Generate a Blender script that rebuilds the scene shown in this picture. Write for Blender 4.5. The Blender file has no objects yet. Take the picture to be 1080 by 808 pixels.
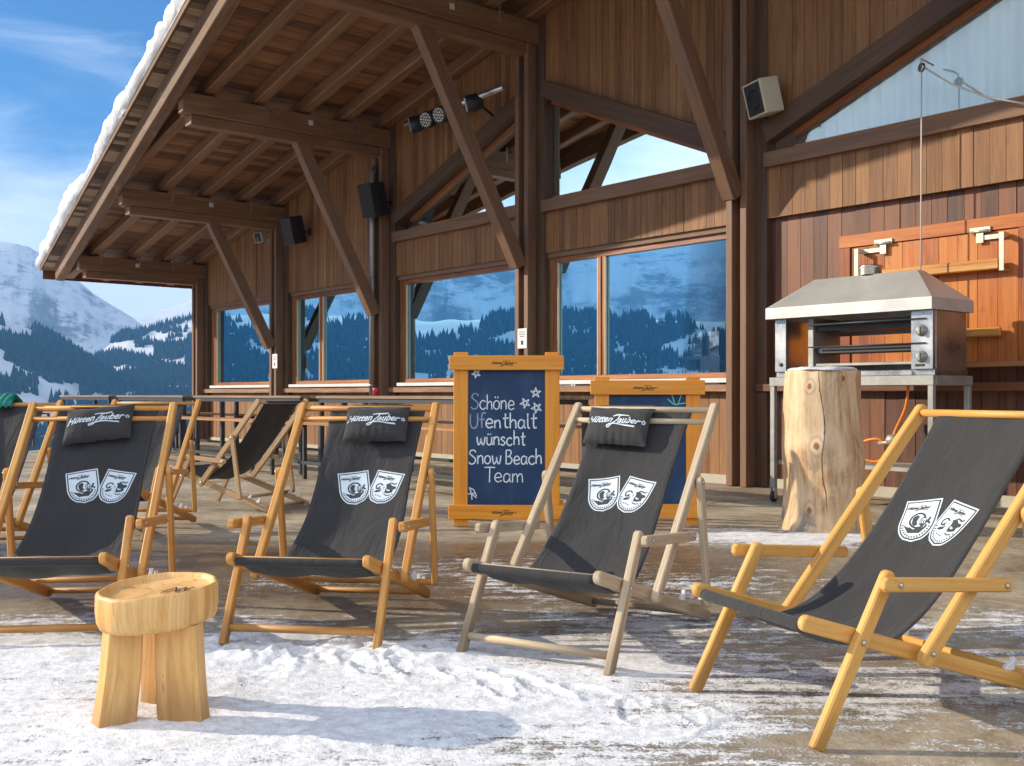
import bpy, bmesh, math, random
import numpy as np
from mathutils import Vector, Matrix
random.seed(7)
RNG = np.random.default_rng(11)
scene = bpy.context.scene
COL = scene.collection
R = math.radians

# ---------------------------------------------------------------- scene, camera, light
FPX, HY, CAMH = 1110.0, 416.0, 1.05          # focal length and horizon (in 1080 px wide picture), eye height
cam_d = bpy.data.cameras.new('camera'); cam = bpy.data.objects.new('camera', cam_d); COL.objects.link(cam)
cam_d.sensor_width = 36; cam_d.lens = 36 * FPX / 1080; cam_d.shift_y = (HY - 404) / 1080
cam.location = (0, 0, CAMH); cam.rotation_euler = (R(90), 0, 0)
cam_d.clip_start = 0.05; cam_d.clip_end = 40000
scene.camera = cam
vs = scene.view_settings
vs.view_transform = 'Standard'; vs.look = 'None'; vs.gamma = 1; vs.exposure = 0.88
try: vs.use_curve_mapping = False
except Exception: pass
scene.cycles.use_denoising = True
scene.cycles.max_bounces = 8; scene.cycles.transparent_max_bounces = 12
scene.cycles.volume_bounces = 0
scene.cycles.sample_clamp_indirect = 6

SUN_EL = R(23); SUN_DIR = Vector((-1, 0.16, 0)).normalized()
sd = bpy.data.lights.new('sun', 'SUN'); so = bpy.data.objects.new('sun', sd); COL.objects.link(so)
sd.energy = 4.0; sd.angle = R(0.5); sd.color = (1, 0.88, 0.70)
to_sun = Vector((SUN_DIR.x * math.cos(SUN_EL), SUN_DIR.y * math.cos(SUN_EL), math.sin(SUN_EL)))
so.rotation_euler = to_sun.to_track_quat('Z', 'Y').to_euler(); so.location = (-20, 5, 20)

# ---------------------------------------------------------------- node helper
class NT:
    def __init__(s, tree): s.t = tree; s.n = tree.nodes; s.l = tree.links
    def new(s, typ, _props=None, **inp):
        nd = s.n.new(typ)
        for k, v in (_props or {}).items(): setattr(nd, k, v)
        for k, v in inp.items(): s.set(nd, k, v)
        return nd
    def set(s, nd, k, v):
        if isinstance(k, str) and k.startswith('i') and k[1:].isdigit(): sock = nd.inputs[int(k[1:])]
        else: sock = nd.inputs[k.replace('_', ' ')]
        if hasattr(v, 'is_output') or isinstance(v, bpy.types.NodeSocket): s.l.new(v, sock)
        else: sock.default_value = v
    def math(s, op, a, b=None, c=None, clamp=False):
        nd = s.n.new('ShaderNodeMath'); nd.operation = op; nd.use_clamp = clamp
        for i, v in enumerate((a, b, c)):
            if v is not None: s.set(nd, 'i%d' % i, v)
        return nd.outputs[0]
    def vmul(s, v, k):
        nd = s.n.new('ShaderNodeVectorMath'); nd.operation = 'MULTIPLY'
        s.l.new(v, nd.inputs[0]); nd.inputs[1].default_value = k
        return nd.outputs[0]
    def noise(s, vec, scale=1.0, detail=4.0, rough=0.6, dist=0.0):
        nd = s.n.new('ShaderNodeTexNoise')
        if vec is not None: s.l.new(vec, nd.inputs['Vector'])
        nd.inputs['Scale'].default_value = scale; nd.inputs['Detail'].default_value = detail
        nd.inputs['Roughness'].default_value = rough; nd.inputs['Distortion'].default_value = dist
        return nd.outputs['Fac']
    def ramp(s, fac, stops, interp='LINEAR'):
        nd = s.n.new('ShaderNodeValToRGB'); nd.color_ramp.interpolation = interp
        e = nd.color_ramp.elements
        while len(e) < len(stops): e.new(0.5)
        for el, (p, c) in zip(e, stops):
            el.position = p; el.color = (*c, 1) if len(c) == 3 else c
        s.l.new(fac, nd.inputs[0]); return nd.outputs[0]
    def step(s, v, a, b):
        nd = s.n.new('ShaderNodeMapRange'); nd.interpolation_type = 'SMOOTHSTEP'
        s.l.new(v, nd.inputs[0]); nd.inputs[1].default_value = a; nd.inputs[2].default_value = b
        return nd.outputs[0]
    def mix(s, fac, a, b, blend='MIX'):
        nd = s.n.new('ShaderNodeMix'); nd.data_type = 'RGBA'; nd.blend_type = blend
        s.set(nd, 'i0', fac)
        for i, v in ((6, a), (7, b)):
            if isinstance(v, tuple): nd.inputs[i].default_value = (*v, 1) if len(v) == 3 else v
            else: s.l.new(v, nd.inputs[i])
        return nd.outputs[2]
    def bump(s, h, strength=0.3, dist=0.01, normal=None):
        nd = s.n.new('ShaderNodeBump'); nd.inputs['Strength'].default_value = strength; nd.inputs['Distance'].default_value = dist
        s.l.new(h, nd.inputs['Height'])
        if normal is not None: s.l.new(normal, nd.inputs['Normal'])
        return nd.outputs[0]

def new_mat(name):
    m = bpy.data.materials.new(name); m.use_nodes = True; m.node_tree.nodes.clear()
    t = NT(m.node_tree); out = t.n.new('ShaderNodeOutputMaterial')
    return m, t, out
def bsdf(t, out, color, rough=0.6, metal=0.0, normal=None, spec=None, **kw):
    p = t.n.new('ShaderNodeBsdfPrincipled')
    for k, v in (('Base Color', color), ('Roughness', rough), ('Metallic', metal)):
        if isinstance(v, tuple): p.inputs[k].default_value = (*v, 1)
        elif isinstance(v, (int, float)): p.inputs[k].default_value = v
        else: t.l.new(v, p.inputs[k])
    if normal is not None: t.l.new(normal, p.inputs['Normal'])
    if spec is not None: p.inputs['Specular IOR Level'].default_value = spec
    for k, v in kw.items(): p.inputs[k.replace('_', ' ')].default_value = v
    t.l.new(p.outputs[0], out.inputs[0]); return p

def wood(name, dark, mid, light, rough=0.6, grain=(1.3, 30, 30), isl=0.35, bump=0.25, knots=0.0, knotcol=None, weather=None, wamt=0.5, rings=0.22, ringf=430.0, feet=False):
    m, t, out = new_mat(name)
    gc = t.new('ShaderNodeAttribute', {'attribute_name': 'gc'}).outputs['Vector']
    f1 = t.noise(t.vmul(gc, grain), 1, 6, 0.68, 0.5)
    f2 = t.noise(t.vmul(gc, (0.7, 5, 5)), 1, 4, 0.6, 0.3)
    rnd = t.new('ShaderNodeNewGeometry').outputs['Random Per Island']
    fac = t.math('ADD', t.math('MULTIPLY', f1, 0.6), t.math('MULTIPLY', f2, 0.4))
    fac = t.math('ADD', fac, t.math('MULTIPLY', t.math('SUBTRACT', rnd, 0.5), isl))
    col = t.ramp(fac, [(0.34, dark), (0.5, mid), (0.68, light)])
    if rings:
        sg = t.n.new('ShaderNodeSeparateXYZ'); t.l.new(gc, sg.inputs[0])
        wob = t.noise(t.vmul(gc, (1.4, 5, 5)), 1, 3, 0.55)
        ph = t.math('ADD', t.math('MULTIPLY', t.math('ADD', sg.outputs[1], t.math('MULTIPLY', sg.outputs[2], 0.7)), ringf), t.math('MULTIPLY', wob, 46.0))
        rl = t.math('POWER', t.math('ADD', t.math('MULTIPLY', t.math('SINE', ph), 0.5), 0.5), 3.0)
        rl = t.math('MULTIPLY', rl, t.step(f2, 0.35, 0.6))
        col = t.mix(t.math('MULTIPLY', rl, rings), col, dark)
        f1 = t.math('SUBTRACT', f1, t.math('MULTIPLY', rl, 0.15))
    if feet:
        so_ = t.n.new('ShaderNodeSeparateXYZ'); t.l.new(t.new('ShaderNodeTexCoord').outputs['Object'], so_.inputs[0])
        dirt = t.step(t.math('ADD', so_.outputs[2], t.math('MULTIPLY', t.math('SUBTRACT', f2, 0.5), 0.5)), 0.16, 0.0)
        col = t.mix(t.math('MULTIPLY', dirt, 0.55), col, tuple(c * 0.45 for c in dark))
        sc = t.step(t.noise(t.vmul(gc, (9, 40, 40)), 1, 4, 0.7), 0.66, 0.72)
        col = t.mix(t.math('MULTIPLY', sc, 0.5), col, tuple(c * 0.6 for c in dark))
    if knots:
        vo = t.n.new('ShaderNodeTexVoronoi'); t.l.new(t.vmul(gc, (2.1, 6.5, 6.5)), vo.inputs['Vector']); vo.inputs['Scale'].default_value = 1
        k = t.math('SUBTRACT', 1, t.step(vo.outputs['Distance'], 0.05, 0.16))
        sel = t.step(t.new('ShaderNodeSeparateColor', i0=vo.outputs['Color']).outputs[0], 1 - knots, 1 - knots + 0.02)
        col = t.mix(t.math('MULTIPLY', k, sel), col, knotcol or dark)
    if weather:
        w = t.step(t.noise(t.vmul(gc, (1.1, 4, 4)), 1, 7, 0.75, 0.8), 0.56, 0.68)
        col = t.mix(t.math('MULTIPLY', w, wamt), col, weather)
    rg = t.math('ADD', rough - 0.1, t.math('MULTIPLY', f2, 0.25))
    bsdf(t, out, col, rg, normal=t.bump(f1, bump, 0.006)); return m

def plain(name, color, rough=0.5, metal=0.0, noise=0.12, nscale=30, bump=0.0, spec=None, **kw):
    m, t, out = new_mat(name)
    co = t.new('ShaderNodeTexCoord').outputs['Object']
    f = t.noise(co, nscale, 4, 0.65)
    col = t.mix(f, tuple(c * (1 - noise) for c in color), tuple(min(1, c * (1 + noise)) for c in color))
    rg = t.math('ADD', max(0, rough - 0.08), t.math('MULTIPLY', f, 0.16))
    bsdf(t, out, col, rg, metal, normal=t.bump(f, bump, 0.004) if bump else None, spec=spec, **kw); return m

M = {}
M['facade'] = wood('facade_boards', (0.125, 0.051, 0.015), (0.240, 0.104, 0.033), (0.34, 0.162, 0.057), 0.6, isl=0.17, knots=0.10, knotcol=(0.42, 0.17, 0.04), weather=(0.085, 0.038, 0.015), wamt=0.5)
M['red_boards'] = wood('red_brown_boards', (0.060, 0.019, 0.008), (0.140, 0.045, 0.016), (0.23, 0.082, 0.027), 0.5, isl=0.26, knots=0.10, knotcol=(0.42, 0.15, 0.03), weather=(0.035, 0.014, 0.009), wamt=0.5)
M['post'] = wood('dark_post_timber', (0.045, 0.021, 0.010), (0.090, 0.043, 0.020), (0.140, 0.070, 0.033), 0.6, isl=0.25)
M['beam'] = wood('roof_beam_timber', (0.095, 0.043, 0.018), (0.200, 0.096, 0.042), (0.30, 0.160, 0.078), 0.62, isl=0.25, knots=0.06, knotcol=(0.03, 0.014, 0.008))
M['brace'] = wood('brace_timber', (0.105, 0.050, 0.027), (0.185, 0.094, 0.049), (0.26, 0.138, 0.075), 0.6, isl=0.2)
M['weathered'] = wood('weathered_beam', (0.070, 0.033, 0.016), (0.140, 0.070, 0.034), (0.235, 0.130, 0.068), 0.7, isl=0.2, weather=(0.36, 0.26, 0.16), wamt=0.6)
M['roof_boards'] = wood('roof_boards', (0.090, 0.035, 0.014), (0.205, 0.090, 0.037), (0.31, 0.150, 0.068), 0.65, isl=0.3, weather=(0.28, 0.17, 0.09), wamt=0.35)
M['eave_boards'] = wood('eave_boards_weathered', (0.07, 0.04, 0.022), (0.17, 0.105, 0.06), (0.34, 0.25, 0.16), 0.75, isl=0.6, weather=(0.40, 0.32, 0.22), wamt=0.6)
M['window_frame'] = wood('window_frame_wood', (0.17, 0.050, 0.012), (0.36, 0.120, 0.026), (0.54, 0.22, 0.055), 0.4, isl=0.25)
M['sill_wood'] = wood('weathered_sill', (0.09, 0.040, 0.020), (0.24, 0.115, 0.055), (0.48, 0.27, 0.13), 0.6, isl=0.4, weather=(0.08, 0.04, 0.025), wamt=0.6)
M['hatch'] = wood('orange_stained_wood', (0.24, 0.055, 0.007), (0.46, 0.125, 0.013), (0.60, 0.21, 0.030), 0.38, isl=0.3, weather=(0.16, 0.045, 0.015), wamt=0.55, knots=0.05)
M['hatch_bar'] = wood('varnished_bar_wood', (0.26, 0.09, 0.015), (0.55, 0.24, 0.05), (0.75, 0.42, 0.12), 0.35, isl=0.2)
M['chair'] = wood('oiled_chair_wood', (0.38, 0.150, 0.030), (0.60, 0.275, 0.062), (0.72, 0.40, 0.115), 0.54, feet=True, isl=0.35, knots=0.05, knotcol=(0.24, 0.09, 0.025), bump=0.2, weather=(0.34, 0.16, 0.055), wamt=0.55)
M['chair_bright'] = wood('honey_chair_wood', (0.48, 0.215, 0.040), (0.66, 0.335, 0.075), (0.75, 0.43, 0.12), 0.52, feet=True, isl=0.25, knots=0.05, knotcol=(0.3, 0.12, 0.03), bump=0.2, weather=(0.44, 0.19, 0.045), wamt=0.5)
M['chair_grey'] = wood('weathered_chair_wood', (0.28, 0.20, 0.115), (0.47, 0.355, 0.225), (0.62, 0.50, 0.35), 0.68, feet=True, isl=0.35, bump=0.3, weather=(0.28, 0.19, 0.12), wamt=0.6)
M['chair_aged'] = wood('aged_chair_wood', (0.28, 0.16, 0.07), (0.43, 0.265, 0.125), (0.57, 0.39, 0.21), 0.55, isl=0.3, bump=0.2, weather=(0.24, 0.15, 0.08), wamt=0.5)
M['board_frame'] = wood('orange_board_frame', (0.58, 0.175, 0.006), (0.78, 0.275, 0.010), (0.84, 0.37, 0.03), 0.4, isl=0.25, knots=0.06, knotcol=(0.36, 0.10, 0.01), bump=0.12)
M['stool'] = wood('peeled_pine', (0.46, 0.200, 0.045), (0.72, 0.400, 0.125), (0.85, 0.57, 0.25), 0.5, grain=(1.8, 22, 22), isl=0.2, rings=0.30, ringf=390.0, feet=True, knots=0.3, knotcol=(0.20, 0.09, 0.03), bump=0.2, weather=(0.26, 0.10, 0.025), wamt=0.7)
M['table_top'] = wood('table_top_wood', (0.20, 0.13, 0.075), (0.36, 0.24, 0.14), (0.52, 0.38, 0.25), 0.5, isl=0.3)
M['bench'] = wood('bench_wood', (0.30, 0.13, 0.04), (0.48, 0.24, 0.09), (0.62, 0.36, 0.16), 0.5, isl=0.3)
M['shelf'] = wood('shelf_wood', (0.16, 0.06, 0.02), (0.34, 0.145, 0.05), (0.52, 0.27, 0.11), 0.5, isl=0.3)

M['dark_metal'] = plain('dark_painted_steel', (0.055, 0.055, 0.058), 0.45, 0.3)
M['black'] = plain('black_plastic', (0.018, 0.018, 0.020), 0.45)
M['grille'] = plain('speaker_grille', (0.03, 0.028, 0.026), 0.7, noise=0.5, nscale=120)
M['cream'] = plain('cream_plastic', (0.62, 0.55, 0.40), 0.5)
M['zinc'] = plain('zinc_pipe', (0.34, 0.31, 0.29), 0.42, 0.8, 0.2, 8)
M['bolt'] = plain('zinc_bolt', (0.5, 0.48, 0.45), 0.35, 0.9)
M['white_plastic'] = plain('white_plastic', (0.78, 0.76, 0.78), 0.4)
M['chalk_green'] = plain('green_chalk', (0.20, 0.60, 0.48), 0.95, noise=0.2, nscale=200)
M['print_dark'] = plain('dark_print', (0.035, 0.020, 0.010), 0.7)
M['print_navy'] = plain('emblem_dark_print', (0.040, 0.042, 0.050), 0.8)
M['print_white'] = plain('emblem_pale_print', (0.60, 0.67, 0.71), 0.75, noise=0.06, nscale=60)
M['paper'] = plain('paper', (0.78, 0.77, 0.74), 0.7, noise=0.03)
M['red'] = plain('red_glass', (0.42, 0.02, 0.02), 0.25)
M['teal'] = plain('teal_cloth', (0.005, 0.17, 0.14), 0.8, noise=0.3, bump=0.4)
M['brass'] = plain('zinc_bracket', (0.58, 0.56, 0.42), 0.4, 0.6)
M['curtain'] = plain('white_curtain', (0.80, 0.78, 0.74), 0.85, noise=0.05)
M['rope'] = plain('pale_rope', (0.62, 0.56, 0.47), 0.8)
M['hose'] = plain('orange_rubber_hose', (0.78, 0.20, 0.015), 0.4)
M['sill_light'] = plain('pale_sill_sheet', (0.70, 0.68, 0.64), 0.5, noise=0.1, nscale=6)
M['dark_inside'] = plain('dark_interior_wood', (0.20, 0.115, 0.065), 0.7, noise=0.3, nscale=3)
M['inside_floor'] = plain('interior_floor', (0.32, 0.24, 0.17), 0.5, noise=0.3, nscale=3)
M['lamp_white'] = plain('lamp_enamel', (0.6, 0.62, 0.66), 0.4)
M['plinth'] = plain('concrete_plinth', (0.46, 0.42, 0.33), 0.85, noise=0.2, nscale=5, bump=0.3)
M['person_cloth'] = plain('dark_jacket', (0.03, 0.028, 0.03), 0.8)
M['hair'] = plain('dark_hair', (0.02, 0.012, 0.008), 0.6, noise=0.4, nscale=80)
M['skin'] = plain('skin', (0.42, 0.23, 0.16), 0.5, noise=0.05)
M['led'] = plain('lens_glass', (0.72, 0.70, 0.62), 0.2, noise=0.3, nscale=200)
M['gas_metal'] = plain('cast_fitting', (0.40, 0.36, 0.28), 0.5, 0.5, 0.3)

def steel():
    m, t, out = new_mat('brushed_steel')
    co = t.new('ShaderNodeTexCoord').outputs['Object']
    f = t.noise(t.vmul(co, (3, 3, 60)), 1, 5, 0.7); g = t.noise(co, 3.5, 4, 0.7)
    col = t.ramp(g, [(0.3, (0.46, 0.45, 0.42)), (0.7, (0.70, 0.69, 0.66))])
    rg = t.math('ADD', 0.16, t.math('MULTIPLY', g, 0.28))
    bsdf(t, out, col, rg, 1.0, normal=t.bump(f, 0.06, 0.003)); return m
M['steel'] = steel()
def dull_steel():
    m, t, out = new_mat('dull_steel')
    co = t.new('ShaderNodeTexCoord').outputs['Object']
    g = t.noise(co, 4, 6, 0.7, 0.6)
    col = t.ramp(g, [(0.3, (0.26, 0.25, 0.22)), (0.7, (0.42, 0.41, 0.37))])
    bsdf(t, out, col, t.math('ADD', 0.38, t.math('MULTIPLY', g, 0.2)), 0.45); return m
M['dull_steel'] = dull_steel()
M['hood_steel'] = plain('galvanised_sheet', (0.60, 0.59, 0.55), 0.36, 0.42, 0.25, 4)

def canvas_mat(name='black_canvas', base=0.030):
    m, t, out = new_mat(name)
    gc = t.new('ShaderNodeAttribute', {'attribute_name': 'gc'}).outputs['Vector']
    w = t.n.new('ShaderNodeTexNoise'); t.l.new(t.vmul(gc, (420, 420, 420)), w.inputs['Vector']); w.inputs['Scale'].default_value = 1; w.inputs['Detail'].default_value = 2
    f = t.noise(gc, 6, 5, 0.65)
    col = t.mix(f, (base * 0.75, base * 0.73, base * 0.74), (base * 1.3, base * 1.26, base * 1.24))
    col = t.mix(t.math('MULTIPLY', w.outputs['Fac'], 0.5), col, (base * 1.6, base * 1.5, base * 1.5))
    b = t.bump(t.noise(t.vmul(gc, (5, 12, 1)), 1, 5, 0.6, 0.8), 0.65, 0.016, t.bump(w.outputs['Fac'], 0.25, 0.001))
    p = bsdf(t, out, col, 0.85, normal=b, spec=0.25)
    p.inputs['Sheen Weight'].default_value = 0.12; p.inputs['Sheen Roughness'].default_value = 0.5
    return m
M['canvas'] = canvas_mat()
M['pillow'] = canvas_mat('black_cushion_cloth', 0.034)

def glass(name='window_glass', tint=(0.46, 0.78, 0.94), base=0.065):
    m, t, out = new_mat(name)
    co = t.new('ShaderNodeTexCoord').outputs['Object']
    nb = t.bump(t.noise(co, 1.1, 1, 0.5), 0.03, 0.06)
    tr = t.new('ShaderNodeBsdfTransparent', Color=(0.80, 0.91, 0.97, 1))
    gl = t.new('ShaderNodeBsdfGlossy', Color=(*tint, 1), Roughness=0.0); t.l.new(nb, gl.inputs['Normal'])
    fr = t.new('ShaderNodeFresnel', IOR=1.5); t.l.new(nb, fr.inputs['Normal'])
    mx = t.n.new('ShaderNodeMixShader'); t.l.new(t.math('ADD', t.math('MULTIPLY', fr.outputs[0], 2.0), base, clamp=True), mx.inputs[0])
    t.l.new(tr.outputs[0], mx.inputs[1]); t.l.new(gl.outputs[0], mx.inputs[2]); t.l.new(mx.outputs[0], out.inputs[0])
    return m
M['glass'] = glass()
M['gable_glass'] = glass('gable_window_glass', (0.86, 0.95, 0.90), 0.09)

def chalkboard_mat():
    m, t, out = new_mat('navy_chalkboard')
    co = t.new('ShaderNodeTexCoord').outputs['Object']
    f = t.noise(t.vmul(co, (4, 4, 2.2)), 1, 6, 0.7, 0.5)
    col = t.ramp(f, [(0.30, (0.004, 0.023, 0.070)), (0.50, (0.006, 0.036, 0.100)), (0.68, (0.024, 0.072, 0.140))])
    bsdf(t, out, col, 0.6); return m
M['chalkboard'] = chalkboard_mat()
def chalk_mat(name, colr, cover):
    m, t, out = new_mat(name)
    co = t.new('ShaderNodeTexCoord').outputs['Object']
    f = t.noise(co, 260, 3, 0.7); g = t.noise(co, 11, 4, 0.6)
    p = t.n.new('ShaderNodeBsdfPrincipled'); p.inputs['Base Color'].default_value = (*colr, 1); p.inputs['Roughness'].default_value = 0.95
    tr = t.n.new('ShaderNodeBsdfTransparent'); mx = t.n.new('ShaderNodeMixShader')
    t.l.new(t.math('MULTIPLY', t.step(t.math('ADD', f, t.math('MULTIPLY', t.math('SUBTRACT', g, 0.5), 0.8)), 0.62 - 0.35 * cover, 0.80 - 0.35 * cover), 0.55 + 0.4 * cover), mx.inputs[0])
    t.l.new(tr.outputs[0], mx.inputs[1]); t.l.new(p.outputs[0], mx.inputs[2]); t.l.new(mx.outputs[0], out.inputs[0]); return m
M['chalk'] = chalk_mat('chalk', (0.76, 0.79, 0.81), 1.25)
M['chalk_faded'] = chalk_mat('faded_chalk', (0.34, 0.40, 0.50), 0.95)

def snow_mat(name='snow', scale=1.0):
    m, t, out = new_mat(name)
    co = t.new('ShaderNodeTexCoord').outputs['Object']
    f = t.noise(co, 9 * scale, 8, 0.7); g = t.noise(co, 90 * scale, 3, 0.6)
    col = t.mix(f, (0.80, 0.81, 0.83), (0.90, 0.90, 0.90))
    h = t.math('ADD', f, t.math('MULTIPLY', g, 0.35))
    bsdf(t, out, col, 0.75, normal=t.bump(h, 0.9, 0.06 / scale)); return m
M['snow'] = snow_mat('roof_snow')

def log_mat():
    m, t, out = new_mat('peeled_log')
    gc = t.new('ShaderNodeAttribute', {'attribute_name': 'gc'}).outputs['Vector']   # x = height, y = arc length, z = offset
    f1 = t.noise(t.vmul(gc, (2.2, 26, 26)), 1, 6, 0.7, 0.6)
    f2 = t.noise(t.vmul(gc, (2.2, 5, 5)), 1, 5, 0.65, 1.0)
    fac = t.math('ADD', t.math('MULTIPLY', f1, 0.5), t.math('MULTIPLY', f2, 0.5))
    col = t.ramp(fac, [(0.36, (0.36, 0.19, 0.080)), (0.5, (0.64, 0.43, 0.235)), (0.66, (0.78, 0.59, 0.38))])
    st = t.step(t.noise(t.vmul(gc, (2.0, 3.4, 3.4)), 1.4, 7, 0.75, 0.7), 0.50, 0.62)
    sep = t.n.new('ShaderNodeSeparateXYZ'); t.l.new(gc, sep.inputs[0])
    low = t.math('ADD', 0.3, t.math('SUBTRACT', 0.55, t.step(sep.outputs[0], 0.1, 0.95)))
    col = t.mix(t.math('MULTIPLY', st, low, clamp=True), col, (0.20, 0.165, 0.14))
    # rusty bark scraps, running down the log
    sc = t.step(t.noise(t.vmul(gc, (5, 16, 16)), 1, 5, 0.65, 1.2), 0.60, 0.65)
    ms = t.math('MULTIPLY', t.step(sep.outputs[1], 0.10, 0.22), t.step(sep.outputs[0], 0.3, 0.5))
    col = t.mix(t.math('MULTIPLY', t.math('MULTIPLY', sc, ms), 0.85), col, (0.28, 0.09, 0.025))
    wv = t.math('MULTIPLY', t.math('SINE', t.math('MULTIPLY', sep.outputs[0], 9.0)), 0.012)
    cx = t.math('SUBTRACT', sep.outputs[1], t.math('ADD', t.math('SUBTRACT', 0.035, t.math('MULTIPLY', sep.outputs[0], 0.045)), t.math('ADD', wv, t.math('MULTIPLY', t.math('SUBTRACT', f2, 0.5), 0.05))))
    cw = t.math('ABSOLUTE', cx)
    crk = t.math('MULTIPLY', t.step(cw, 0.0065, 0.0025), t.step(sep.outputs[0], 0.12, 0.3))
    col = t.mix(t.math('MULTIPLY', crk, 0.9), col, (0.06, 0.03, 0.015))
    h = t.math('SUBTRACT', fac, t.math('MULTIPLY', crk, 0.8))
    for (kx, ky, r) in ((1.11, -0.10, 0.050), (0.66, -0.04, 0.062), (0.17, -0.10, 0.055), (1.17, 0.17, 0.045)):
        d = t.new('ShaderNodeVectorMath', {'operation': 'SUBTRACT'}); t.l.new(gc, d.inputs[0]); d.inputs[1].default_value = (kx, ky, 0)
        d2 = t.new('ShaderNodeVectorMath', {'operation': 'MULTIPLY'}); t.l.new(d.outputs[0], d2.inputs[0]); d2.inputs[1].default_value = (0.8, 1.1, 0)
        ln = t.new('ShaderNodeVectorMath', {'operation': 'LENGTH'}); t.l.new(d2.outputs[0], ln.inputs[0])
        dist = t.math('ADD', ln.outputs['Value'], t.math('MULTIPLY', t.math('SUBTRACT', f2, 0.5), 0.03))
        ring = t.math('SUBTRACT', t.step(dist, r * 1.25, r * 1.0), t.step(dist, r * 0.95, r * 0.7))
        col = t.mix(t.math('MULTIPLY', ring, 0.35), col, (0.30, 0.19, 0.11))
        col = t.mix(t.step(dist, r * 0.5, r * 0.36), col, (0.34, 0.13, 0.045))
        col = t.mix(t.step(dist, r * 0.16, r * 0.08), col, (0.12, 0.05, 0.02))
    bsdf(t, out, col, 0.6, normal=t.bump(h, 0.35, 0.012)); return m
M['log'] = log_mat()

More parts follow.
